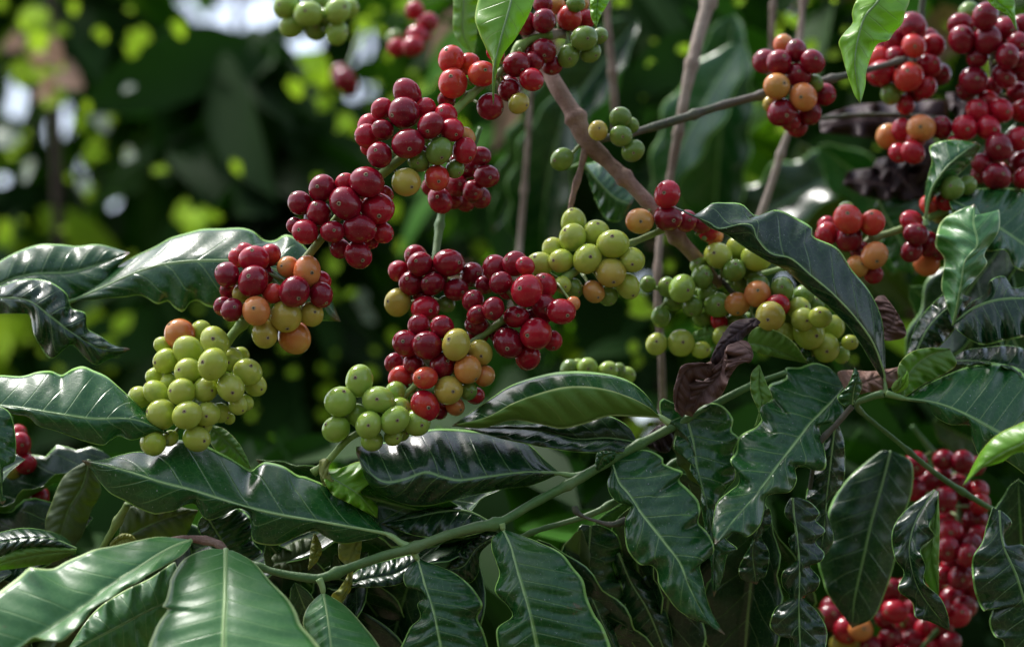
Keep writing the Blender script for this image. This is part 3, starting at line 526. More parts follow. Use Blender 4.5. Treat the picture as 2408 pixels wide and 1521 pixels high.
leaf(Hb, 4, [(1790, 318), (1815, 300), (1822, 270), (1832, 250)], [(1785, 300), (1800, 275), (1832, 250)], [(1800, 325), (1828, 300), (1832, 250)], d=(.8, .6, .6), e=(.2, .3), mat='freshu', nv=24, nh=5, rib=False, ruf=.05)
leaf(Hb, 4, [(1560, 330), (1680, 270), (1760, 240), (1825, 205)], [(1560, 300), (1540, 225), (1700, 225), (1825, 205)], [(1570, 345), (1700, 320), (1800, 290), (1825, 205)], d=(3, 3, 3.5), e=(.8, .2), mat='drypink', ruf=.5, corr=.2, rib=False, label='dry pinkish leaf lying in the shoot fork')
leaf(Hb, 2, [(1730, 1560), (1790, 1530), (1800, 1460), (1750, 1390)], [(1720, 1500), (1700, 1430), (1720, 1395), (1750, 1390)], [(1760, 1600), (1850, 1580), (1830, 1500), (1750, 1390)], d=(4, 4, 5), e=(.8, .2), mat='dry', ruf=.6, corr=.2, rib=False)
leaf(Hb, 4, [(2620, 460), (2400, 565), (2250, 645), (2120, 765)], [(2620, 330), (2420, 455), (2290, 520), (2205, 605), (2120, 765)], [(2620, 640), (2400, 605), (2300, 652), (2190, 690), (2120, 765)], d=(-7, -6, -5), e=(.8, .6), ruf=.15, nw=2, mat='fresh', label='bright green leaf tip poking in from the right edge')
leaf(Hb, 4, [(1990, 785), (1900, 930), (1870, 1080), (1920, 1260), (2060, 1445)], [(1985, 780), (1850, 880), (1788, 980), (1800, 1100), (1842, 1170), (1818, 1250), (1880, 1310), (1900, 1380), (1960, 1400), (2060, 1445)], [(2005, 790), (1995, 880), (1965, 950), (1985, 1000), (1925, 1060), (1945, 1140), (1940, 1215), (2015, 1290), (2050, 1370), (2060, 1445)], d=(3.5, 2.5, 2.5), e=(.8, -.6), ruf=.4, mat='dark', label='narrow wavy dark leaf in front of the red cherries')
leaf(Hb, 4, [(2005, 800), (1990, 950), (1970, 1100), (2008, 1280)], [(2000, 800), (1965, 940), (1985, 1000), (1922, 1060), (1945, 1210), (2008, 1280)], [(2010, 800), (2012, 950), (2008, 1120), (2008, 1280)], d=(3.2, 2.7, 2.8), e=(.2, -.4), mat='under', rib=False, ruf=.1)
leaf(Hb, 4, [(2290, 880), (2310, 1040), (2380, 1200), (2430, 1400), (2440, 1640)], [(2265, 860), (2230, 960), (2210, 1030), (2168, 1100), (2165, 1190), (2182, 1280), (2225, 1352), (2265, 1320), (2245, 1400), (2270, 1470), (2310, 1500), (2320, 1640)], [(2300, 880), (2350, 935), (2320, 1000), (2340, 1045), (2420, 1060), (2500, 1300), (2520, 1640)], d=(3, 2, 2), e=(.8, .8), ruf=.4, mat='dark', label='dark wavy leaf at the lower right corner')
stem(Hb, 4, [(1600, 390, 2.2, 7), (1530, 470, 2.4, 7), (1440, 580, 2.8, 6), (1400, 780, 3.4, 5)], 'darkstem', name='twig', seed=22)

# ---- F: the long leafy branch along the bottom
Fb = branch(3, 1440, 1190, 0, 'green leafy branch sweeping up from lower left, wavy leaves hanging from it')
stem(Fb, 3, [(1060, 1075, 1.5, 6), (1180, 1130, 1, 8), (1300, 1170, .6, 9.5), (1440, 1195, .3, 11), (1520, 1195, .2, 11), (1640, 1150, .1, 11), (1800, 1095, 0, 11), (1930, 1060, 0, 11.5), (2090, 1000, .1, 12), (2230, 960, .2, 12), (2352, 935, .4, 12), (2500, 850, .7, 11.5), (2680, 755, 1, 11), (2792, 690, 1.2, 11.5), (2950, 600, 1.5, 11), (3100, 520, 1.8, 10.5), (3400, 360, 2.2, 9.5), (3560, 280, 2.4, 8), (3700, 230, 2.4, 5)], 'greenstem', seed=15, ns=16)
leaf(Fb, 3, [(1815, 988), (1650, 958), (1500, 932), (1340, 905), (1180, 870), (1040, 828), (900, 785), (760, 748), (640, 708), (500, 668), (385, 645)],
     [(1815, 988), (1760, 925), (1700, 868), (1620, 810), (1540, 765), (1440, 722), (1400, 712), (1330, 672), (1250, 655), (1215, 668), (1180, 687), (1120, 655), (1050, 615), (950, 570), (850, 550), (770, 568), (710, 602), (640, 604), (560, 620), (480, 643), (385, 645)],
     [(1815, 988), (1760, 1010), (1700, 1022), (1640, 1032), (1590, 1030), (1530, 1002), (1480, 978), (1430, 992), (1380, 1010), (1320, 1036), (1270, 1040), (1215, 1028), (1188, 1005), (1182, 960), (1185, 930), (1165, 895), (1120, 875), (1080, 888), (1040, 905), (985, 920), (950, 900), (915, 855), (870, 858), (820, 880), (760, 892), (720, 893), (650, 868), (590, 835), (520, 798), (470, 745), (430, 690), (385, 645)],
     d=(.3, -1.2, .2), e=(3.0, .9), ruf=.22, nw=6, bul=.35, corr=.10, mat='top', nv=110, nh=12, pet=[(1935, 1050), (1890, 1035), (1850, 1005), (1815, 988)], label='large dark green leaf stretching left across the lower part', seed=2, ribm='ribpale')
leaf(Fb, 0, [(1318, 1113), (1240, 1110), (1150, 1121), (1080, 1130), (1040, 1122), (1000, 1111), (950, 1128), (905, 1134), (870, 1112), (838, 1064)],
     [(1318, 1113), (1280, 1080), (1240, 1042), (1190, 1024), (1130, 1014), (1060, 1008), (1010, 1010), (960, 1022), (920, 1036), (880, 1044), (838, 1050)],
     [(1318, 1113), (1250, 1140), (1180, 1150), (1090, 1170), (1000, 1190), (930, 1178), (870, 1140), (838, 1064)],
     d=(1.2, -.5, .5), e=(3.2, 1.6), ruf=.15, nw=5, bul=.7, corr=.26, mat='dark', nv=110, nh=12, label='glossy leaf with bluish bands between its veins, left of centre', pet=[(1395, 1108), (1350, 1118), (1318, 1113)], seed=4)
leaf(Fb, 4, [(692, 436), (560, 432), (450, 432), (340, 468), (232, 491), (130, 470), (0, 452), (-140, 490), (-280, 482)],
     [(692, 436), (640, 392), (560, 350), (450, 312), (340, 296), (230, 302), (110, 335), (0, 378), (-120, 440), (-280, 480)],
     [(692, 436), (650, 360), (580, 290), (500, 252), (400, 232), (280, 226), (160, 240), (0, 290), (-110, 360), (-210, 430), (-280, 480)],
     d=(1, 0, .5), e=(-1.3, 2.4), ruf=.12, nw=5, bul=.5, corr=.25, mat='top', under='under', nv=90, nh=10, label='folded leaf showing its light green underside', ribm='ribpale', seed=6, pet=[(740, 470), (692, 436)])
leaf(Fb, 4, [(590, 560), (450, 540), (300, 545), (100, 500), (-220, 490)], [(590, 560), (540, 480), (430, 430), (300, 460), (100, 470), (-220, 485)], [(590, 565), (540, 605), (400, 610), (250, 600), (80, 570), (-60, 540), (-220, 495)], d=(2, 1.5, 1.8), e=(.8, -1.0), mat='dark', under='dark', ruf=.2, bul=.5, label='dark leaf tucked under the folded leaf')
leaf(Fb, 4, [(1560, 300), (1525, 350), (1470, 405), (1400, 478), (1335, 560), (1272, 640), (1210, 725), (1150, 803), (1060, 905), (990, 990), (955, 1040)],
     [(1560, 300), (1540, 262), (1500, 215), (1430, 190), (1385, 196), (1350, 208), (1290, 212), (1290, 250), (1262, 268), (1215, 290), (1208, 320), (1222, 352), (1175, 375), (1162, 410), (1170, 450), (1145, 485), (1090, 518), (1065, 545), (1055, 600), (1030, 650), (1060, 700), (1062, 750), (1020, 790), (968, 838), (948, 910), (945, 980), (955, 1040)],
     [(1560, 300), (1580, 290), (1545, 330), (1535, 355), (1560, 410), (1540, 455), (1480, 475), (1450, 492), (1462, 560), (1475, 630), (1468, 680), (1430, 690), (1370, 678), (1338, 690), (1338, 740), (1305, 790), (1240, 800), (1200, 820), (1185, 880), (1165, 950), (1110, 1000), (1070, 990), (1040, 985), (990, 1015), (955, 1040)],
     d=(4.8, .5, -3.4), e=(1.6, .5), ruf=.42, nw=7, bul=.35, corr=.24, mat='top', nv=110, nh=12, label='large glossy leaf with strongly ruffled edges and bright sheen', seed=11, ribm='ribpale')
leaf(Fb, 4, [(820, 440), (850, 560), (868, 680), (900, 800), (930, 920), (945, 1060), (950, 1285)],
     [(815, 430), (770, 380), (735, 355), (700, 372), (702, 430), (740, 465), (795, 490), (770, 530), (768, 590), (825, 620), (842, 650), (840, 690), (885, 750), (890, 850), (905, 950), (935, 1130), (940, 1220), (950, 1285)],
     [(822, 430), (880, 400), (940, 378), (1000, 400), (1038, 450), (1035, 505), (1065, 540), (1045, 600), (1050, 660), (1048, 730), (1000, 800), (990, 900), (1000, 1000), (1055, 1060), (1015, 1085), (990, 1190), (950, 1285)],
     d=(2.0, .8, .2), e=(.7, 1.1), ruf=.45, nw=7, bul=.3, corr=.22, mat='top', nv=90, nh=10, label='ruffled leaf partly behind the large glossy one', seed=12, pet=[(770, 470), (820, 440)])
leaf(Fb, 4, [(462, 625), (500, 745), (545, 800), (600, 885), (660, 960), (720, 1035), (790, 1130), (830, 1230), (880, 1330), (930, 1410), (1000, 1462)],
     [(455, 620), (440, 645), (468, 690), (450, 740), (462, 800), (500, 840), (550, 860), (548, 890), (532, 930), (532, 1000), (548, 1070), (600, 1130), (650, 1138), (680, 1170), (692, 1225), (735, 1290), (780, 1345), (850, 1390), (920, 1415), (1000, 1462)],
     [(480, 622), (560, 602), (640, 598), (705, 630), (715, 658), (760, 680), (802, 702), (788, 735), (830, 780), (872, 830), (885, 880), (880, 935), (920, 985), (945, 1040), (938, 1090), (890, 1130), (898, 1200), (915, 1290), (940, 1360), (1000, 1462)],
     d=(1.6, -1.2, -2.6), e=(.8, 1.1), ruf=.38, nw=7, bul=.45, corr=.14, mat='top', nv=110, nh=12, label='large leaf hanging from the branch at centre right, dewy and finely speckled', seed=13, ribm='ribpale', pet=[(385, 690), (430, 660), (462, 625)])
leaf(Fb, 4, [(400, 690), (420, 640), (440, 620), (490, 605)], [(392, 680), (398, 610), (430, 600), (490, 605)], [(405, 695), (440, 670), (480, 640), (490, 605)], d=(1, .6, .8), e=(.2, .5), mat='top', nv=24, nh=5, rib=False)
leaf(Fb, 4, [(-42, 970), (-5, 1050), (20, 1150), (50, 1250), (78, 1350), (105, 1470), (150, 1700)],
     [(-46, 970), (-90, 1010), (-95, 1060), (-75, 1120), (-60, 1180), (-78, 1260), (-20, 1330), (-5, 1380), (-70, 1440), (-60, 1560), (-30, 1700)],
     [(-35, 970), (40, 995), (130, 1030), (230, 1080), (290, 1150), (335, 1210), (355, 1290), (390, 1370), (430, 1430), (470, 1540), (500, 1700)],
     d=(.2, -1.8, -2.2), e=(.9, 1.0), ruf=.22, nw=6, bul=.5, corr=.16, mat='top', nv=90, nh=10, label='broad leaf hanging down at bottom centre', seed=14, ribm='ribpale', pet=[(-50, 940), (-42, 970)])
leaf(Fb, 3, [(1965, 1110), (1985, 1180), (2003, 1250), (2035, 1350), (2058, 1450), (2075, 1540), (2100, 1720)],
     [(1960, 1110), (1925, 1140), (1898, 1185), (1912, 1235), (1975, 1262), (1992, 1290), (1965, 1320), (1975, 1380), (1930, 1430), (1895, 1500), (1850, 1600), (1830, 1720)],
     [(1972, 1110), (2060, 1140), (2140, 1175), (2210, 1230), (2255, 1290), (2268, 1330), (2248, 1385), (2275, 1450), (2300, 1540), (2330, 1720)],
     d=(.2, -1.2, -1.5), e=(.9, 1.0), ruf=.25, nw=6, bul=.4, corr=.16, mat='top', nv=80, nh=10, label='wavy leaf hanging just left of the broad one at the bottom', seed=15, ribm='ribpale', pet=[(1945, 1075), (1965, 1110)])
leaf(Fb, 3, [(1520, 1270), (1540, 1380), (1553, 1500), (1570, 1720)], [(1510, 1270), (1450, 1330), (1425, 1410), (1460, 1500), (1480, 1720)], [(1530, 1270), (1620, 1325), (1710, 1420), (1790, 1530), (1850, 1720)], d=(-.2, -2, -3), e=(.8, 1.4), ruf=.15, nw=3, bul=.4, mat='pale', label='pale bluish green leaf hanging at lower left of centre', seed=16, ribm='ribpale', pet=[(1500, 1200), (1515, 1235), (1520, 1270)])
leaf(Fb, 4, [(1320, 820), (1325, 900), (1340, 1000), (1352, 1150), (1350, 1300), (1352, 1450), (1360, 1720)],
     [(1310, 820), (1285, 870), (1290, 910), (1335, 965), (1305, 1010), (1312, 1060), (1335, 1110), (1275, 1170), (1272, 1230), (1300, 1290), (1240, 1340), (1215, 1420), (1260, 1470), (1305, 1500), (1310, 1720)],
     [(1330, 815), (1400, 840), (1445, 890), (1430, 925), (1470, 975), (1432, 1025), (1466, 1080), (1450, 1120), (1408, 1140), (1445, 1200), (1430, 1250), (1382, 1290), (1440, 1360), (1480, 1440), (1475, 1530), (1440, 1720)],
     d=(1.5, .8, .5), e=(.8, .8), ruf=.5, nw=9, bul=.2, corr=.16, mat='dark', nv=110, nh=9, label='narrow dark leaf with a tightly scalloped edge', seed=17, ribm='rib')
leaf(Fb, 4, [(1520, 470), (1500, 640), (1480, 820), (1470, 950), (1450, 1100)], [(1510, 470), (1450, 600), (1400, 740), (1380, 850), (1400, 980), (1450, 1100)], [(1530, 470), (1562, 560), (1560, 740), (1500, 820), (1480, 880), (1512, 1000), (1490, 1070), (1450, 1100)], d=(3, 3, 3), e=(.8, .8), ruf=.4, nw=6, mat='dark', label='dark leaf behind the scalloped one')
leaf(Fb, 4, [(1165, 200), (1160, 300), (1172, 380), (1140, 490)], [(1160, 195), (1125, 240), (1125, 330), (1165, 430), (1140, 490)], [(1170, 200), (1200, 290), (1222, 352), (1168, 395), (1165, 450), (1140, 490)], d=(.8, .8, .8), e=(-.4, .4), mat='under', ruf=.2, rib=False, label='light green curled leaf edge')
for (x, y, d, a, ti, ro, s, mk) in [(775, 480, 1.9, 285, 5, 40, .3, 'olive')]:
    gleaf(Fb, 4, x, y, d, a, ti, ro, s, mk)

# ---- dry curled leaf caught on the branch
DR = branch(4, 900, 400, 1, 'dry curled purple brown leaves caught on the green branch right of centre', 'dry leaf', 'dry_leaf', None)
leaf(DR, 4, [(1150, -20), (1070, 40), (1000, 90), (940, 160), (935, 190)], [(1165, 0), (1090, 70), (1040, 160), (990, 200), (935, 190)], [(1140, -25), (1050, -10), (1000, 40), (950, 130), (935, 190)], d=(2, 1, .8), e=(.5, .8), mat='dryd', ruf=.5, nw=3, corr=.2, rib=False)
leaf(DR, 4, [(935, 180), (880, 200), (820, 215), (780, 300), (770, 390), (800, 440)], [(935, 190), (870, 185), (800, 200), (772, 270), (758, 340), (770, 400), (800, 440)], [(960, 200), (980, 240), (910, 260), (860, 270), (840, 340), (830, 400), (800, 440)], d=(.8, .2, 1), e=(-.9, .9), mat='dry', ruf=.4, nw=3, corr=.2, rib=False)
leaf(DR, 4, [(1000, 120), (980, 230), (930, 290), (880, 340), (850, 420)], [(960, 190), (900, 270), (850, 270), (790, 340), (770, 410), (850, 440)], [(1010, 150), (1020, 250), (990, 330), (940, 370), (890, 390), (850, 430)], d=(.8, .8, 1.2), e=(.6, -.6), mat='dry', ruf=.6, nw=3, corr=.25, rib=False)
leaf(DR, 4, [(1060, 90), (1110, 120), (1125, 170), (1060, 200), (1000, 290)], [(1060, 80), (1110, 90), (1135, 150), (1110, 185), (1070, 170), (1010, 280)], [(1050, 90), (1010, 110), (1000, 170), (1010, 190), (985, 260), (1000, 290)], d=(.8, .0, .8), e=(.8, .3), mat='dry', ruf=.6, nw=3, corr=.2, rib=False)
leaf(DR, 4, [(760, 470), (700, 520), (650, 560), (590, 560)], [(750, 470), (690, 480), (640, 520), (590, 560)], [(765, 500), (740, 600), (680, 600), (590, 560)], d=(2.6, 2.4, 3), e=(.5, .2), mat='dryd', ruf=.4, rib=False)
stem(DR, 4, [(295, 860, .2, 7), (302, 885, .2, 8), (340, 910, .2, 4), (400, 930, .3, 4), (470, 945, .4, 7), (535, 925, .6, 9)], 'darkstem', name='dry_twig', seed=31, nodes=False)

# ---- second, thinner branch under F
F2 = branch(4, 480, 840, 2, 'thin green branch below the main leafy branch, dark leaves hanging in its shade')
stem(F2, 4, [(900, 560, 4, 8), (700, 700, 3.4, 8), (480, 840, 2.4, 8), (350, 905, 2.2, 7.5), (100, 980, 2.2, 6), (-80, 1060, 2.4, 5)], 'greenstem', seed=16)
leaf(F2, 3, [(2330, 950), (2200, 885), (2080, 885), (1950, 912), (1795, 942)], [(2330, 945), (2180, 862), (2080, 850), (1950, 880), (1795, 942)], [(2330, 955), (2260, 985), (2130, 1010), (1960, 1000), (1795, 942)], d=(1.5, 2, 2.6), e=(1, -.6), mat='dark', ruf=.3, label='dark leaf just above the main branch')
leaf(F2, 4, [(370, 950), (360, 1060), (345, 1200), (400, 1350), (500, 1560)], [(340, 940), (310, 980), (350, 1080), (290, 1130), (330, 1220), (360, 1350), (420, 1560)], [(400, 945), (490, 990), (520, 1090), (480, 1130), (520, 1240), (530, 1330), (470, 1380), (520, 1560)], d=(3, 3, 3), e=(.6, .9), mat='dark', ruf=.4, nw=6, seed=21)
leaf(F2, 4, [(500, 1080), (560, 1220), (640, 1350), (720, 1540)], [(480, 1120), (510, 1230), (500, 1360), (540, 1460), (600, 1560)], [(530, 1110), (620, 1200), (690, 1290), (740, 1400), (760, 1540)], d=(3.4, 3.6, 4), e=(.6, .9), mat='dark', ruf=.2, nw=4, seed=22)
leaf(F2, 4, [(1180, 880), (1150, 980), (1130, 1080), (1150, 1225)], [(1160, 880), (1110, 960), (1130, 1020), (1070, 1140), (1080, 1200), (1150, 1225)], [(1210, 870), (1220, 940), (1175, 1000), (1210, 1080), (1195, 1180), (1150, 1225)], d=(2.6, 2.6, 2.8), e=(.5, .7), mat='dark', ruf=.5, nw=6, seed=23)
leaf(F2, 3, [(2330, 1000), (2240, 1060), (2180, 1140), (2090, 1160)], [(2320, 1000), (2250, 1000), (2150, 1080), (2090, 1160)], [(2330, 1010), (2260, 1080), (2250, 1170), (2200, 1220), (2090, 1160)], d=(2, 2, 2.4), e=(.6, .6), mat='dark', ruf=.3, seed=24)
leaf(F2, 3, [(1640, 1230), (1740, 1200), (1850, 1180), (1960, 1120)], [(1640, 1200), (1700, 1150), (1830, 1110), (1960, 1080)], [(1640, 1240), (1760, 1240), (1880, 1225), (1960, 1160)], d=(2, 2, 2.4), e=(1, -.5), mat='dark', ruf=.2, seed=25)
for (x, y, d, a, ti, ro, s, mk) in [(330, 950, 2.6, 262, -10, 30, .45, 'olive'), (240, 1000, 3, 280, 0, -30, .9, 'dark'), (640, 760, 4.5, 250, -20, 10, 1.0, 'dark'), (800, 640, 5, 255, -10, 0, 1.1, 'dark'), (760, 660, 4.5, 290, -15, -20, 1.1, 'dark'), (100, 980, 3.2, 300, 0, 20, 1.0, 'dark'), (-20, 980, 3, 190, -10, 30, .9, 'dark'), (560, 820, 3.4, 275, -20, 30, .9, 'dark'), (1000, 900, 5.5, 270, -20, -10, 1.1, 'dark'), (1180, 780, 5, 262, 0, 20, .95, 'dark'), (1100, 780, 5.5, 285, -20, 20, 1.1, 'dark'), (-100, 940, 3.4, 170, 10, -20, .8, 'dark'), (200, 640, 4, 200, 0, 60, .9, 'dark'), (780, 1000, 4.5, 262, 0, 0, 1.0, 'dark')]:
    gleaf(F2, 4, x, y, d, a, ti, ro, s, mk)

# ---- G: lower left near shoot
Gb = branch(3, 1000, 1030, -1, 'near shoot at lower left with big soft pale green leaves, out of focus')
stem(Gb, 3, [(700, 1060, 3, 5), (820, 1015, -1, 7), (930, 1015, -1, 8), (1020, 1035, -1, 10), (1060, 1075, -1, 9), (1040, 1100, -1.5, 7)], 'bark', seed=17)
leaf(Gb, 3, [(900, 1022), (820, 1050), (740, 1092), (650, 1150), (560, 1205), (470, 1270), (390, 1335), (250, 1425), (80, 1530), (-100, 1620)], [(895, 1018), (820, 1008), (740, 1004), (640, 1022), (540, 1045), (450, 1062), (380, 1090), (310, 1120), (250, 1150), (180, 1152), (140, 1150), (90, 1190), (0, 1260), (-80, 1330), (-180, 1450), (-200, 1560)], [(905, 1030), (860, 1085), (790, 1130), (700, 1180), (640, 1220), (580, 1250), (520, 1290), (440, 1340), (400, 1390), (350, 1440), (290, 1490), (220, 1488), (160, 1475), (100, 1520), (0, 1620)], d=(-2, -6, -8), e=(1.6, -1.0), ruf=.2, nw=5, bul=.4, corr=.12, mat='pale', under='under', label='large pale green leaf filling the lower left corner', seed=31, ribm='ribpale', ribr=1.3)
leaf(Gb, 3, [(1062, 1065), (1060, 1160), (1058, 1300), (1052, 1420), (1050, 1540), (1048, 1760)], [(1050, 1058), (980, 1062), (900, 1088), (850, 1125), (805, 1195), (795, 1240), (780, 1300), (765, 1330), (785, 1345), (750, 1400), (725, 1450), (690, 1560), (680, 1760)], [(1075, 1062), (1140, 1090), (1200, 1130), (1280, 1220), (1350, 1290), (1390, 1350), (1420, 1420), (1480, 1490), (1520, 1560), (1560, 1760)], d=(-1.5, -6, -8), e=(.8, .8), ruf=.15, nw=4, bul=.5, corr=.09, mat='pale', label='big pale green leaf hanging at the lower left with a bright midrib', seed=32, ribm='ribpale', ribr=1.6)
leaf(Gb, 3, [(800, 1305), (700, 1348), (560, 1422), (440, 1485), (300, 1560)], [(830, 1130), (700, 1200), (560, 1270), (430, 1370), (300, 1560)], [(800, 1330), (760, 1420), (690, 1560), (500, 1640), (300, 1560)], d=(-1, -2, -2.5), e=(1, .5), mat='pale', bul=.2, corr=.12, label='bluish green leaf between the two big pale ones', seed=33)
stem(Gb, 3, [(480, 1060, 3.4, 8), (520, 990, 3, 9), (560, 920, 2.5, 9.5), (600, 850, 2, 9)], 'brightstem', name='twig', seed=34)
leaf(Gb, 3, [(560, 1030), (680, 960), (800, 910), (930, 880)], [(560, 1000), (600, 870), (760, 850), (930, 880)], [(560, 1040), (720, 1030), (860, 1010), (930, 880)], d=(4, 3.6, 3.6), e=(.3, .3), mat='olive', ruf=.2, seed=35)
leaf(Gb, 3, [(520, 1050), (560, 1020), (600, 1010), (650, 1030)], [(520, 1030), (570, 990), (620, 995), (650, 1030)], [(520, 1060), (580, 1060), (650, 1030)], d=(3, 3, 3), e=(.1, .2), mat='yellow', ruf=.1, rib=False)
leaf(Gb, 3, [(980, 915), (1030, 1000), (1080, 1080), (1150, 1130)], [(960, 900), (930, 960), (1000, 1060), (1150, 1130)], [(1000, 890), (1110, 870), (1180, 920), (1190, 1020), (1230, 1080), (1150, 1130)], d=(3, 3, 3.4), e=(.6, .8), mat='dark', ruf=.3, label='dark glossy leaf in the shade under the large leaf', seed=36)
leaf(Gb, 3, [(1290, 1130), (1380, 1110), (1480, 1080)], [(1280, 1100), (1340, 1050), (1420, 1012), (1480, 1020)], [(1290, 1150), (1400, 1170), (1480, 1110)], d=(3.4, 3.6, 4), e=(.6, -.2), mat='olive', corr=.04, ruf=.2, seed=37)
leaf(Gb, 3, [(1480, 1000), (1490, 1060), (1470, 1110), (1450, 1160)], [(1475, 990), (1460, 1060), (1450, 1160)], [(1485, 990), (1515, 1060), (1490, 1120), (1450, 1160)], d=(1.4, 1.4, 1.6), e=(.2, .3), mat='yellow', rib=False)
leaf(Gb, 3, [(1680, 1020), (1640, 1130), (1640, 1230), (1590, 1330)], [(1600, 1020), (1595, 1100), (1640, 1160), (1600, 1240), (1560, 1280), (1590, 1330)], [(1700, 1020), (1690, 1110), (1660, 1170), (1650, 1250), (1590, 1330)], d=(1.8, 1.6, 1.8), e=(.2, .3), mat='yellow', rib=False, label='yellowing curled leaf behind the branch')
for (x, y, d, a, ti, ro, s, mk) in [(1230, 1000, 4, 310, -10, 20, .9, 'dark'), (1100, 1000, 4.4, 200, -10, 30, 1.0, 'dark'), (1560, 1060, 4, 300, -10, 20, .8, 'dark'), (1380, 1200, 3, 290, 0, 20, .5, 'top'), (1750, 1040, 4.2, 240, 0, 30, .9, 'dark'), (480, 900, 5, 200, 0, 30, 1.1, 'dark'), (600, 1080, 4.2, 220, 0, 30, 1.1, 'olive'), (900, 960, 5, 240, 0, 10, 1.1, 'dark'), (1300, 1180, 4, 260, -10, 10, 1.2, 'dark'), (1650, 1300, 4, 290, -10, 10, 1.2, 'dark'), (1850, 900, 5, 190, 0, 40, 1.2, 'dark'), (2000, 1000, 4.6, 250, 0, 30, 1.1, 'dark'), (2250, 1050, 4.4, 250, 0, 30, 1.2, 'dark'), (1800, 1150, 5, 275, -10, 0, 1.2, 'dark'), (700, 1100, 5.4, 250, 0, 30, 1.2, 'dark')]:
    gleaf(Gb, 3, x, y, d, a, ti, ro, s, mk)

# ---- H: leaves entering from the left
Hl = branch(0, -40, 900, 2, 'leafy branch entering from the left edge with dull dark green leaves')
stem(Hl, 0, [(-120, 760, 5, 8), (-60, 860, 3, 8), (-40, 960, 2, 8), (-60, 1100, 1, 8)], 'greenstem', seed=18)
leaf(Hl, 3, [(-100, 370), (0, 388), (120, 402), (260, 425), (430, 450), (560, 448), (640, 455), (720, 485), (795, 522)], [(-100, 250), (0, 244), (100, 248), (180, 228), (240, 225), (290, 240), (340, 215), (390, 204), (440, 222), (500, 250), (560, 300), (630, 365), (700, 430), (795, 522)], [(-100, 400), (0, 395), (60, 425), (130, 440), (180, 480), (260, 505), (330, 530), (400, 555), (480, 572), (520, 550), (560, 532), (620, 548), (690, 530), (740, 512), (795, 522)], d=(1, -1, 0), e=(2.2, .5), ruf=.15, nw=4, bul=.4, corr=.08, mat='top', label='smooth dull green leaf reaching right under the lime cluster', seed=41, nv=80)
leaf(Hl, 3, [(-120, 380), (-40, 500), (0, 680), (12, 850)], [(-200, 500), (-150, 700), (12, 850)], [(-80, 370), (10, 395), (55, 440), (75, 560), (65, 650), (20, 672), (12, 740), (5, 790), (28, 830), (12, 850)], d=(-1, -2, -2), e=(.8, .8), mat='top', ruf=.2, label='leaf cut off by the left edge')
leaf(Hl, 1, [(350, 1412), (470, 1360), (600, 1300), (700, 1262), (820, 1235), (1000, 1225), (1200, 1240), (1450, 1340), (1600, 1512)], [(350, 1410), (420, 1345), (500, 1288), (580, 1235), (650, 1198), (730, 1160), (800, 1122), (870, 1100), (950, 1080), (1040, 1076), (1130, 1074), (1190, 1090), (1240, 1125), (1290, 1130), (1350, 1108), (1420, 1150), (1500, 1260), (1600, 1512)], [(352, 1416), (430, 1412), (500, 1402), (580, 1398), (650, 1390), (690, 1402), (740, 1428), (790, 1420), (820, 1445), (860, 1462), (890, 1430), (930, 1420), (990, 1445), (1150, 1470), (1400, 1500), (1600, 1512)], d=(6, 4.5, 5), e=(2.6, -.1), ruf=.2, nw=5, bul=.3, corr=.18, mat='top', label='long leaf behind the mixed cluster, silvery above', seed=42, nv=90, pet=[(200, 1440), (350, 1412)])
leaf(Hl, 1, [(-100, 1440), (0, 1340), (150, 1290), (330, 1280), (480, 1240), (610, 1190)], [(-140, 1380), (-40, 1262), (60, 1195), (180, 1152), (280, 1150), (360, 1158), (450, 1150), (530, 1165), (610, 1190)], [(-60, 1460), (60, 1400), (200, 1400), (330, 1420), (450, 1370), (540, 1270), (610, 1190)], d=(7, 6.5, 7), e=(1.3, -.3), ruf=.25, nw=4, bul=.4, corr=.14, mat='top', label='dark leaf with pale bands at the left edge', seed=43)
leaf(Hl, 0, [(-40, 700), (60, 705), (120, 745), (180, 790), (240, 820), (305, 820)], [(-40, 665), (0, 672), (40, 660), (80, 656), (120, 664), (155, 690), (168, 722), (200, 738), (205, 770), (235, 790), (270, 812), (305, 820)], [(-40, 735), (0, 738), (50, 738), (70, 745), (80, 785), (95, 815), (120, 842), (150, 822), (170, 812), (200, 840), (225, 857), (255, 845), (305, 822)], d=(5, 3, 4), e=(1.2, .6), ruf=.7, nw=5, bul=.2, corr=.3, mat='dark', label='crumpled wavy leaf with a brown tip', seed=44, nv=80)
leaf(Hl, 3, [(360, 1062), (260, 1020), (140, 1010), (-60, 1040)], [(360, 1060), (300, 1005), (220, 975), (130, 962), (50, 970), (-60, 1000)], [(360, 1065), (260, 1052), (120, 1056), (30, 1085), (-60, 1130)], d=(2, 1.6, 1.6), e=(1.6, .0), mat='dark', ruf=.1, corr=.2, seed=45)
leaf(Hl, 3, [(355, 1072), (220, 1080), (60, 1110), (-60, 1150)], [(360, 1062), (260, 1050), (120, 1054), (30, 1083), (-60, 1120)], [(355, 1080), (240, 1125), (120, 1145), (-60, 1170)], d=(1.8, 1.6, 1.6), e=(.1, .8), mat='under', ruf=.1, seed=46, rib=False)
leaf(Hl, 3, [(420, 640), (390, 760), (320, 880), (270, 1050)], [(400, 650), (300, 720), (240, 850), (212, 940), (220, 1050)], [(425, 640), (475, 780), (430, 880), (390, 990), (340, 1060)], d=(4, 4, 4), e=(.4, .4), mat='olive', ruf=.1, label='olive brown shaded leaf', seed=47)
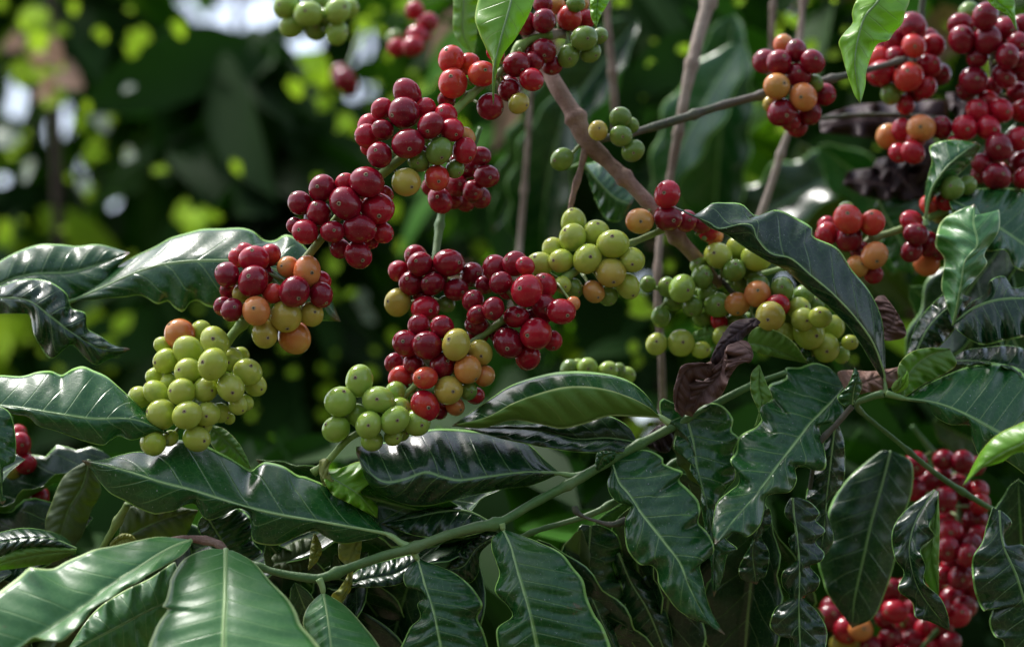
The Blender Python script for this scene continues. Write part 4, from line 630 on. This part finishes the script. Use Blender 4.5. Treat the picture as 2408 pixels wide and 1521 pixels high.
leaf(Hl, 3, [(995, 490), (1070, 560), (1130, 620), (1178, 682)], [(980, 480), (990, 560), (1060, 640), (1178, 682)], [(1000, 480), (1060, 500), (1120, 560), (1160, 630), (1178, 682)], d=(2.5, 2.2, 2.4), e=(.5, .3), mat='under', ruf=.2, seed=48, label='light olive leaf behind the lime cluster')
leaf(Hl, 3, [(250, 860), (150, 880), (60, 910), (-60, 950)], [(250, 855), (150, 850), (60, 880), (-60, 900)], [(250, 865), (160, 940), (40, 980), (-60, 1000)], d=(7, 7, 7), e=(.5, .3), mat='olive', ruf=.2, seed=49)
for (x, y, d, a, ti, ro, s, mk) in [(150, 620, 6, 210, 0, 50, .9, 'dark'), (560, 620, 7, 200, 0, 60, .8, 'dark'), (0, 950, 7, 330, 0, 60, 1.1, 'dark'), (100, 1160, 4, 200, 0, 50, 1.0, 'dark'), (300, 1100, 5, 240, 0, 50, 1.0, 'dark'), (-60, 1180, 4, 320, 0, 20, .9, 'olive')]:
    gleaf(Hl, 3, x, y, d, a, ti, ro, s, mk)
cl = branch(3, 60, 480, 9, 'small red cherries on a blurred twig at the left edge', 'coffee branch')
stem(cl, 3, [(50, 440, 9, 6), (60, 600, 9, 6), (50, 760, 9, 6), (110, 860, 9, 7)], 'greenstem', seed=19)
cluster(cl, 3, 9, 'D 95 620 44;R 80 520 46;D 60 680 40;R 40 560 46;R 95 570 52;Y 70 692 46;R 122 662 46', [(50, 460), (60, 600), (60, 720)])
cluster(cl, 3, 9, 'Y 150 830 32;R 188 816 46', [(110, 860), (150, 850), (170, 840)])

# ---- top hanging leaves
TL = branch(2, 1760, -120, 2, 'overhead shoot at the top right with a bright green pointed leaf hanging down')
stem(TL, 2, [(300, -200, 3, 7), (1000, -190, 3, 8), (1760, -130, 2, 8), (2200, -120, 3, 7)], 'greenstem', seed=20)
leaf(TL, 2, [(1775, -110), (1725, 0), (1660, 80), (1628, 180), (1612, 290), (1622, 390), (1638, 487)], [(1700, -110), (1622, 0), (1600, 60), (1600, 110), (1560, 160), (1538, 200), (1550, 250), (1565, 310), (1590, 390), (1612, 450), (1638, 487)], [(1868, -110), (1870, 0), (1850, 60), (1835, 110), (1800, 150), (1770, 190), (1725, 205), (1700, 240), (1680, 290), (1665, 350), (1662, 400), (1650, 450), (1638, 487)], d=(1, 0, 0), e=(1.0, 1.3), ruf=.3, nw=4, mat='fresh', label='bright green pointed leaf hanging beside the crimson cluster', seed=51, corr=.08)
leaf(TL, 2, [(2190, -110), (2280, 10), (2340, 60), (2375, 147)], [(2150, -110), (2250, 20), (2310, 60), (2345, 90), (2375, 147)], [(2260, -110), (2355, -10), (2365, 60), (2375, 147)], d=(5, 5, 5), e=(.3, .5), mat='fresh', label='bright leaf tip at the top right corner')
leaf(TL, 2, [(430, -110), (400, 20), (395, 130)], [(380, -110), (368, 0), (372, 80), (395, 130)], [(500, -110), (460, 0), (420, 70), (395, 130)], d=(3, 3, 3), e=(.3, .5), mat='fresh', label='small bright leaf tip at the top centre')

# ---- K: lower right blurred fruit, its shade put in with maroon cherries
Kb = branch(4, 2050, 560, 14, 'blurred fruiting branch heavy with red cherries at the lower right')
stem(Kb, 4, [(1880, 480, 15, 6), (2000, 640, 15, 8), (2100, 860, 15, 8), (2100, 1100, 15, 8), (2060, 1350, 15, 8), (1900, 1560, 15, 7)], 'greenstem', seed=21)
cluster(Kb, 4, 15, 'D 2020 720 50;D 2090 800 50;D 1960 740 50;D 2180 670 46;D 1900 662 56;D 2030 642 50;D 2120 652 56;D 1890 780 56;D 2100 760 50;R 2190 790 50;R 2200 850 46;D 2030 832 60', [(1980, 600), (2050, 740), (2090, 860)])
cluster(Kb, 4, 15, 'D 2080 900 50;R 2120 980 52;D 2000 950 50;D 2140 862 56;D 2020 1010 50;D 2180 922 60;R 2190 1000 50;R 2060 982 60;D 2160 1042 56;D 2050 1062 58;D 2140 1092 52', [(2100, 840), (2110, 960), (2100, 1090)])
cluster(Kb, 4, 15, 'R 2060 1150 50;R 2150 1150 46;D 2160 1250 50;D 2000 1240 50;D 2030 1182 52;D 2070 1292 60;D 2130 1330 52;R 2100 1372 56;D 2010 1330 52;D 2110 1192 60', [(2100, 1080), (2090, 1230), (2070, 1380)])
cluster(Kb, 4, 16, 'D 1700 1300 50;D 1850 1250 50;D 1900 1340 56;D 1780 1252 56;D 1860 1420 52;D 1750 1380 50;R 1800 1352 60;R 1950 1440 60;D 2020 1430 56;D 1880 1500 60;D 1780 1480 56;R 1980 1530 56;D 1690 1520 52;R 1840 1560 52;D 2060 1500 50', [(2000, 1300), (1850, 1400), (1800, 1540)])
cluster(Kb, 4, 17, 'G 1620 1500 60;D 1500 1330 46;D 1600 1370 46;D 1500 1382 60;Y 1560 1510 60;R 1572 1442 60;S 1640 1440 54', [(1450, 1300), (1530, 1400), (1620, 1500)])
cluster(Kb, 4, 14, 'D 960 1320 46;D 985 1390 40;D 1000 1350 46', [(940, 1250), (960, 1330), (980, 1400)])
leaf(Kb, 4, [(1780, 600), (1740, 760), (1690, 940), (1650, 1120), (1610, 1300), (1600, 1430)], [(1740, 600), (1620, 690), (1540, 780), (1490, 880), (1475, 1000), (1440, 1110), (1460, 1200), (1490, 1280), (1600, 1430)], [(1810, 610), (1880, 660), (1880, 790), (1830, 950), (1800, 1120), (1760, 1250), (1700, 1380), (1600, 1430)], d=(9, 8, 8), e=(.8, .8), mat='dark', ruf=.12, corr=.05, bul=.4, label='large smooth dark leaf hanging in shade, slightly blurred', seed=61)

# ---- top left blurred fruit
Gt = branch(1, 1480, -40, 16, 'green cherry cluster hanging in from the top edge')
stem(Gt, 1, [(1500, -100, 17, 8), (1490, 60, 17, 8), (1480, 130, 17, 5)], 'greenstem', seed=23)
cluster(Gt, 1, 16, 'G 1510 10 46;g 1640 42 44;G 1480 137 50;G 1400 60 44;G 1540 80 46;g 1370 125 52;g 1345 30 58;g 1585 155 54;g 1590 52 62;g 1450 66 64', [(1500, -60), (1490, 60), (1480, 140)])
Rt = branch(1, 1950, 20, 30, 'strongly blurred small red cluster at the top, left of the centre')
stem(Rt, 1, [(1960, -60, 31, 6), (1960, 120, 31, 6), (1920, 230, 31, 5)], 'greenstem', seed=24)
cluster(Rt, 1, 30, 'R 1980 160 44;G 1855 182 42;R 1950 50 42;R 2010 105 46;R 1865 225 42;R 1960 170 50;R 1940 220 50', [(1960, 0), (1960, 120), (1930, 220)])
Rd = branch(1, 1620, 290, 45, 'single very blurred dark cherry group by the white sky gap')
stem(Rd, 1, [(1700, 140, 48, 6), (1640, 300, 45, 6), (1620, 400, 45, 5)], 'greenstem', seed=26)
cluster(Rd, 1, 45, 'D 1600 350 46;D 1640 400 46;D 1620 375 50', [(1620, 300), (1620, 360), (1620, 400)])
# twigs behind, upper right
for k, (pts, lab) in enumerate([
    ([(1690, -60, 20, 21), (1650, 60, 19, 19), (1618, 190, 18, 16), (1594, 320, 18, 13), (1572, 440, 18, 11), (1552, 560, 17, 10), (1546, 700, 16, 10), (1555, 830, 16, 10), (1560, 1000, 17, 10)], 'tall pale brown bare stem crossing behind the dark green twig'),
    ([(1862, 290, 20, 9), (1840, 350, 20, 10), (1815, 430, 20, 11), (1785, 520, 20, 11), (1750, 640, 21, 11)], 'thin pale stem rising behind the hump of the long arching leaf'),
    ([(1262, 60, 26, 6), (1250, 200, 26, 7), (1238, 380, 26, 8), (1218, 620, 26, 9), (1200, 760, 26, 9)], 'thin brown stem behind the left side of the woody fork'),
    ([(1425, -60, 24, 9), (1430, 60, 24, 10), (1440, 170, 24, 12), (1450, 330, 25, 12)], 'short blurred stem above the small green cherries of the fork'),
    ([(1895, -60, 24, 10), (1880, 100, 22, 10), (1870, 230, 22, 9)], 'blurred stem just above the maroon and orange cluster'),
    ([(1822, -60, 24, 9), (1815, 100, 24, 9), (1820, 240, 24, 9)], 'blurred dark stem left of the one above the maroon and orange cluster')]):
    BT = branch(0, pts[0][0], pts[0][1], 20, lab, 'bare stem', 'bare_stem', 'bare stems standing behind the fruit'); stem(BT, 0, pts, 'greybark', seed=25 + k, ns=14)

D_twig = branch(2, 700, -40, 28, 'blurred leafy twig behind the woody fork, long dark leaves hanging from it')
stem(D_twig, 2, [(200, 340, 39, 5), (320, 60, 39, 6), (650, -40, 40, 6), (1100, -60, 40, 7)], 'greenstem', seed=44)
# dead leaf litter caught under the upper right clusters
DL = branch(2, 1900, 520, 15, 'shrivelled black brown dead leaves hanging under the crimson clusters at upper right', 'dead leaves', 'dead_leaf_tangle', None)
stem(DL, 2, [(1420, 560, 15, 6), (1700, 540, 15, 6), (2000, 560, 15, 6), (2150, 620, 15, 5)], 'darkstem', seed=41)
for m_, l_, r_, mt in [
    ([(1450, 600), (1600, 570), (1800, 560), (2050, 520)], [(1450, 560), (1600, 500), (1800, 480), (2050, 470)], [(1450, 620), (1600, 640), (1800, 650), (2050, 560)], 'dryd'),
    ([(1560, 850), (1680, 860), (1800, 880), (1960, 930)], [(1580, 810), (1690, 790), (1800, 760), (1960, 900)], [(1560, 870), (1680, 930), (1820, 940), (1960, 940)], 'dryd'),
    ([(1700, 780), (1790, 800), (1850, 860), (1930, 950)], [(1720, 750), (1830, 740), (1930, 800), (1930, 950)], [(1700, 800), (1750, 860), (1830, 930), (1930, 950)], 'dryd'),
    ([(1880, 620), (1960, 700), (1940, 800), (1880, 900)], [(1930, 620), (2020, 720), (1980, 850), (1880, 900)], [(1860, 640), (1880, 720), (1870, 820), (1880, 900)], 'dryd'),
    ([(2050, 480), (2150, 500), (2250, 560)], [(2050, 440), (2180, 450), (2250, 560)], [(2050, 500), (2120, 570), (2250, 570)], 'dryd')]:
    leaf(DL, 2, m_, l_, r_, d=(19, 18, 19), e=(1.5, .5), mat=mt, ruf=1.6, nw=4, corr=.2, rib=False, nv=40, nh=6)
leaf(DL, 2, [(1720, 940), (1780, 1060), (1850, 1180), (1900, 1290)], [(1700, 1000), (1740, 1150), (1800, 1260), (1900, 1290)], [(1800, 930), (2000, 960), (2010, 1150), (1900, 1290)], d=(18, 18, 18), e=(1, 1), mat='top', ruf=.2, label='blurred pale grey green leaf')
# extra shade leaves round the lower right fruit and under the shoot
for (x, y, d, a, ti, ro, s, mk) in [(2330, 720, 12, 300, 0, -20, .9, 'dark'), (1960, 440, 18, 330, -20, 20, .7, 'dark'), (2380, 700, 7, 272, 0, 20, .8, 'dark')]:
    gleaf(Hb, 4, x, y, d, a, ti, ro, s, mk)

for (x, y, d, a, ti, ro, s, mk) in [(2330, 1180, 13, 250, -10, 20, .9, 'dark'), (2420, 1020, 12, 230, 0, 30, 1.0, 'dark'), (2180, 1260, 14, 300, 0, -20, .9, 'top'), (1850, 1330, 15, 320, 0, 30, .8, 'top'), (2400, 560, 18, 215, -10, 30, 1.0, 'top'), (1420, 660, 36, 320, 0, 30, 1.0, 'top'), (1700, 760, 38, 200, 0, 30, 1.1, 'dark'), (1100, 180, 36, 235, 0, 30, 1.1, 'top'), (1330, 640, 40, 300, 0, 30, 1.0, 'olive'), (620, 60, 40, 230, 0, 20, 1.2, 'dark'), (300, 380, 38, 250, 0, 20, 1.2, 'dark'), (1050, 20, 40, 262, 0, 20, 1.3, 'top')]:
    gleaf(Eb if x > 1400 else D_twig, 2, x, y, d, a, ti, ro, s, mk)
# ================================================================== what stands behind
# ground
def ground():
    n = 60; xs = np.sign(np.linspace(-1, 1, n)) * np.abs(np.linspace(-1, 1, n)) ** 3 * 260; X, Y = np.meshgrid(xs, xs)
    Z = .05 * np.sin(X * 1.3) * np.cos(Y * 1.1)
    v = np.stack([X, Y, Z], -1).reshape(-1, 3); i, j = np.meshgrid(np.arange(n - 1), np.arange(n - 1)); a = (j * n + i).ravel()
    o = link('ground', mesh('ground', v, np.stack([a, a + 1, a + n + 1, a + n], 1), [bark_mat('leaf_litter', [(.06, .04, .025), (.13, .085, .05), (.05, .07, .02)], 9, .9, 1)]))
    o['kind'] = 'structure'; o['label'] = 'brown leaf litter on the ground under the shrubs'
ground()
SM = {}
def simple_leaf(name, c1, c2, tc, trans=.3, rough=.7):
    s = NT(name); g = s.n('ShaderNodeTexCoord').outputs['Object']
    b = s.n('ShaderNodeBsdfPrincipled'); s.l(s.mix(s.ramp(s.noise(g, 5, 3), .35, .65), c1, c2), b.inputs['Base Color']); b.inputs['Roughness'].default_value = rough; b.inputs['Specular IOR Level'].default_value = .12
    tr = s.n('ShaderNodeBsdfTranslucent'); tr.inputs[0].default_value = (*tc, 1); mx = s.n('ShaderNodeMixShader'); mx.inputs[0].default_value = trans
    s.l(b.outputs[0], mx.inputs[1]); s.l(tr.outputs[0], mx.inputs[2]); s.l(mx.outputs[0], s.out.inputs[0]); return s.m
SM['dark'] = simple_leaf('shrub_leaf_painted_shade', (.009, .030, .004), (.018, .055, .007), (.02, .09, .004), .15)  # shade inside the shrubs put into the colour as near-black green
SM['mid'] = simple_leaf('shrub_leaf_green', (.03, .13, .006), (.055, .19, .010), (.16, .42, .01), .4)
SM['lime'] = simple_leaf('shrub_leaf_painted_sun', (.30, .52, .02), (.42, .62, .04), (.55, .85, .04), .45)  # sun patches on the foliage put into the leaf colour as bright lime
SM['pale'] = simple_leaf('shrub_leaf_painted_glint', (.50, .58, .42), (.62, .66, .54), (.6, .7, .45), .3, .3)  # near-white leaflets paint small bright sky highlights
SM['tan'] = simple_leaf('shrub_leaf_tan', (.30, .18, .12), (.42, .27, .20), (.5, .3, .2), .3)
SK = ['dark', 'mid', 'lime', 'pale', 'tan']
def crown(root, items, name='crown'):
    """items: (pos, along, normal, length, width, material index) -- one mesh of many separate curved leaves"""
    V = []; F = []; MI = []
    prof = [(0, 0), (.05, .28), (.14, .6), (.28, .9), (.43, 1), (.6, .93), (.75, .68), (.89, .28), (1, 0)]
    for p, a, n, L, W, mi in items:
        a = a / np.linalg.norm(a); n = n - a * (n @ a); n /= np.linalg.norm(n) + 1e-9; b = np.cross(n, a); st = len(V)
        for t, wv in prof:
            c = p + a * L * t - n * L * .22 * t * t
            V += [c - b * W * .5 * wv + n * W * .12 * wv, c, c + b * W * .5 * wv + n * W * .12 * wv]
        for i in range(8):
            for j in range(2):
                q = st + i * 3 + j; F.append([q, q + 1, q + 4, q + 3]); MI.append(mi)
    o = np.array(root.location); me = mesh(name, np.array(V) - o, F, [SM[k] for k in SK], MI)
    return link(name, me, root)
nr = np.random.RandomState(11)
HOLES = [(440, 18, 52), (500, 40, 20), (560, 15, 40), (640, 30, 40), (620, 8, 30), (705, 118, 38), (860, 150, 40), (845, 225, 40), (800, 240, 22), (45, 272, 34), (130, 300, 36), (160, 270, 26), (330, 300, 26), (195, 420, 34), (240, 285, 24), (300, 462, 38), (280, 395, 24), (402, 445, 26), (325, 540, 26), (325, 570, 22), (340, 770, 40), (345, 800, 30), (30, 430, 30), (770, 460, 0), (1850, 20, 40), (1850, 60, 30), (1535, 700, 34), (1510, 660, 24), (1850, 650, 20), (1640, 1185, 0), (385, 80, 0), (25, 210, 30), (1500, 990, 46), (1525, 975, 30), (155, 1000, 30), (690, 890, 20), (620, 700, 0), (590, 1050, 20)]
LIME = [(450, 520, 40), (480, 560, 30), (240, 800, 44), (290, 830, 34), (20, 800, 44), (110, 180, 40), (65, 30, 36), (700, 200, 34), (780, 620, 24), (500, 500, 24), (120, 720, 30), (1720, 460, 26), (1960, 130, 24), (325, 90, 28), (310, 120, 22), (90, 60, 40), (100, 100, 40), (60, 160, 34), (740, 165, 44), (730, 130, 30), (850, 70, 30), (1000, 200, 24), (815, 285, 34), (760, 240, 24), (555, 390, 24), (210, 350, 30), (420, 75, 22), (430, 500, 34), (370, 390, 24), (470, 530, 38), (130, 230, 36), (15, 560, 30), (270, 790, 40), (210, 760, 40), (240, 850, 30), (800, 830, 26), (780, 690, 20), (920, 500, 22), (1700, 420, 30), (1720, 380, 22), (1500, 720, 40), (1550, 760, 30), (1840, 60, 40), (1930, 110, 36), (1860, 300, 26), (1640, 1500, 36), (1600, 1420, 34), (1570, 1360, 24), (1990, 1090, 22), (30, 760, 50), (450, 860, 28), (540, 870, 20), (1400, 250, 0), (640, 520, 20), (590, 440, 14), (950, 20, 30), (1000, 60, 20), (1490, 1000, 40), (960, 850, 0), (400, 740, 24), (120, 680, 30)]
LIME += [(nr.uniform(1150, 2400), nr.uniform(-50, 900), nr.uniform(9, 18)) for _ in range(110)] + [(nr.uniform(0, 1100), nr.uniform(0, 1000), nr.uniform(8, 17)) for _ in range(120)]
LIME = [a for a in LIME if not (400 < a[0] < 690 and 80 < a[1] < 620) or a[2] > 20]
TAN = [(120, 120, 44), (150, 170, 44), (110, 200, 30), (30, 100, 30), (1640, 1185, 34), (1860, 1310, 0)]
PALE = [(15, 320, 26), (60, 390, 26), (245, 280, 30), (310, 210, 22), (640, 450, 22), (30, 330, 20), (840, 700, 26), (865, 740, 26), (560, 430, 0), (600, 560, 18), (195, 440, 20), (300, 370, 22)]
def rnddir():
    v = nr.randn(3); return v / np.linalg.norm(v)
def wall(root, box, d0, d1, n, mix, Lr=(.10, .16), hole_k=1.0, name='crown', avoid=True):
    it = []
    for _ in range(n):
        x = nr.uniform(box[0], box[2]); y = nr.uniform(box[1], box[3]); d = nr.uniform(d0, d1)
        L = nr.uniform(*Lr); c = P(x, y, d); a = rnddir(); a[2] -= .7; a /= np.linalg.norm(a)
        if avoid:
            bad = False
            for tpt in (.15, .5, .85):
                q = c + a * L * tpt - np.array(cam.location); q = q @ CMn[:3, :3]
                px = 1204 + q[0] / -q[2] / K; py = 760.5 - q[1] / -q[2] / K; pl = .25 * L / (-q[2]) / K
                for hx, hy, hr in HOLES:
                    if hr and math.hypot(px - hx, py - hy) < hr * hole_k * .62 + pl * .27: bad = True; break
                if bad: break
            if bad: continue
        nrm = rnddir() * .8 + np.array([0, -.6, .7]); mi = nr.choice(len(mix), p=np.array(mix) / sum(mix))
        it.append((c, a, nrm, L, L * .36, mi))
    return crown(root, it, name)
def spots(root, lst, mi, d0, d1, name='crown'):
    it = []
    for x, y, r in lst:
        if not r: continue
        for k in range(3):
            d = nr.uniform(d0, d1); z = 1 + d / 100; R = r * K * z
            a = rnddir(); a[1] *= .3; a /= np.linalg.norm(a); L = R * nr.uniform(1.5, 2.1)
            c = P(x + nr.randn() * r * .3, y + nr.randn() * r * .3, d) - a * L * .5
            it.append((c, a, np.array([0, -1, .5]) + rnddir() * .4, L, L * .65, mi))
    return crown(root, it, name)
def shrub(x, d, label, h=3.2, lean=0, mat='trunk', r=.009, group='coffee shrubs behind the branches', nb=0):
    b = P(x, 760, d * 1.05 + 45); b = np.array([b[0], b[1], 0.])
    root = thing('coffee_shrub', b.tolist(), label, 'shrub', group)
    z = np.linspace(0, h, 14); pts = np.stack([lean * z / h + .03 * np.sin(z * 2.3 + x), .03 * np.cos(z * 1.9 + x), z], -1)
    paths = [(pts, np.linspace(r, r * .5, 14))]
    for k in range(nb):
        zz = nr.uniform(.5, h * .9); a = nr.uniform(0, 6.28); t = np.linspace(0, 1, 6)[:, None]; L = nr.uniform(.4, .8)
        p0 = np.array([np.interp(zz, z, pts[:, 0]), np.interp(zz, z, pts[:, 1]), zz]); paths.append((p0 + np.array([math.cos(a), math.sin(a), .5]) * L * t - np.array([0, 0, .3]) * L * t ** 2, np.linspace(r * .45, r * .15, 6)))
    V, F = tubes(paths, 8); link('trunk', mesh('trunk', V, F, [M[mat]]), root)
    return root
D_, M_, L_, P_, T_ = 0, 1, 2, 3, 4
# nearer, upper right: dark leafy backdrop
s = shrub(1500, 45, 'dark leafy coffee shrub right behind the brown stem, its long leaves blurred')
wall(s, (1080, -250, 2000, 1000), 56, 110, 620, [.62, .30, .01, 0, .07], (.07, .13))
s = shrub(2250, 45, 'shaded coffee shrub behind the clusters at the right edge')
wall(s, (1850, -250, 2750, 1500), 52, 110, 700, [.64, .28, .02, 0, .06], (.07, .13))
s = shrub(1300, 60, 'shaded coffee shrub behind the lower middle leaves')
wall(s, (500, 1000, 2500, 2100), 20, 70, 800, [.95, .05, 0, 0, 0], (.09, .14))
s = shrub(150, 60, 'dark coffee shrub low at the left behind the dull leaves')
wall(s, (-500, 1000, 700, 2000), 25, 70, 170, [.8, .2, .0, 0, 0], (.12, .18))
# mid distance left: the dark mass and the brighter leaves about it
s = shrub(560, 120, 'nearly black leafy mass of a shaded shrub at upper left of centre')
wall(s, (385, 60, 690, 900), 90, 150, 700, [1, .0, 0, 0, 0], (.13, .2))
s = shrub(80, 150, 'blurred coffee shrub at the far left with sunlit patches painted as bright lime leaves')
wall(s, (-500, -500, 460, 1100), 110, 190, 1400, [.55, .38, .07, 0, 0], (.08, .13))
spots(s, [a for a in LIME if a[0] < 420], L_, 84, 104, 'sun_painted_leaves'); spots(s, [a for a in TAN if a[0] < 420], T_, 84, 100, 'tan_leaves'); spots(s, PALE, P_, 84, 104, 'glint_painted_leaves')
s = shrub(800, 170, 'blurred green shrub between the dark mass and the red clusters')
wall(s, (380, -500, 1300, 1200), 130, 210, 1400, [.58, .35, .07, 0, 0], (.08, .13))
spots(s, [a for a in LIME if 420 <= a[0] < 1300], L_, 78, 88, 'sun_painted_leaves')
s = shrub(1700, 170, 'blurred green shrub far behind the right hand clusters')
wall(s, (1200, -500, 2800, 1600), 120, 220, 1500, [.68, .26, .06, 0, 0], (.08, .14))
spots(s, [a for a in LIME if a[0] >= 1300], L_, 46, 80, 'sun_painted_leaves'); spots(s, [a for a in TAN if a[0] >= 420], T_, 80, 100, 'tan_leaves')
# the row farther back closes the view
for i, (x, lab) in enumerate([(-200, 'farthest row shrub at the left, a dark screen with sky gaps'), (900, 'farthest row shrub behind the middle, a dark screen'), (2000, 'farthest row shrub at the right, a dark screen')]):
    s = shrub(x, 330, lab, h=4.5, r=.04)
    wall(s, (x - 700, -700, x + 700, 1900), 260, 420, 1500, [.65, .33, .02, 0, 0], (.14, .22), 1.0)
# unseen shrubs added behind the viewer to block front sky and darken reflections
for i, (x, y, lab) in enumerate([(-1.9, -3.1, 'unseen shrub added at the left behind the viewer to darken reflections'), (.2, -3.5, 'unseen shrub added straight behind the viewer to darken reflections'), (2.2, -3.0, 'unseen shrub added at the right behind the viewer to darken reflections')]):
    root = thing('coffee_shrub', (x, y, 0), lab, 'shrub', 'unseen coffee shrubs added to block sky light'); z = np.linspace(0, 2.9, 10)
    V, F = tubes([(np.stack([.04 * np.sin(z * 2), 0 * z, z], -1), np.linspace(.03, .01, 10))], 8); link('trunk', mesh('trunk', V, F, [M['trunk']]), root)
    it = []
    for _ in range(1500):
        a = nr.uniform(0, 6.283); zz = nr.uniform(.15, 3.1); R = 1.25 * math.sqrt(nr.uniform(.2, 1)) * (1 - .35 * (zz / 3.1) ** 3)
        dr = np.array([math.cos(a), math.sin(a), -.4]); it.append((np.array([x + R * math.cos(a), y + .55 * R * math.sin(a), zz]), dr + rnddir() * .5, np.array([0, 0, 1.]) + rnddir() * .5, nr.uniform(.14, .22), .07, nr.choice(2, p=[.7, .3])))
    crown(root, it)
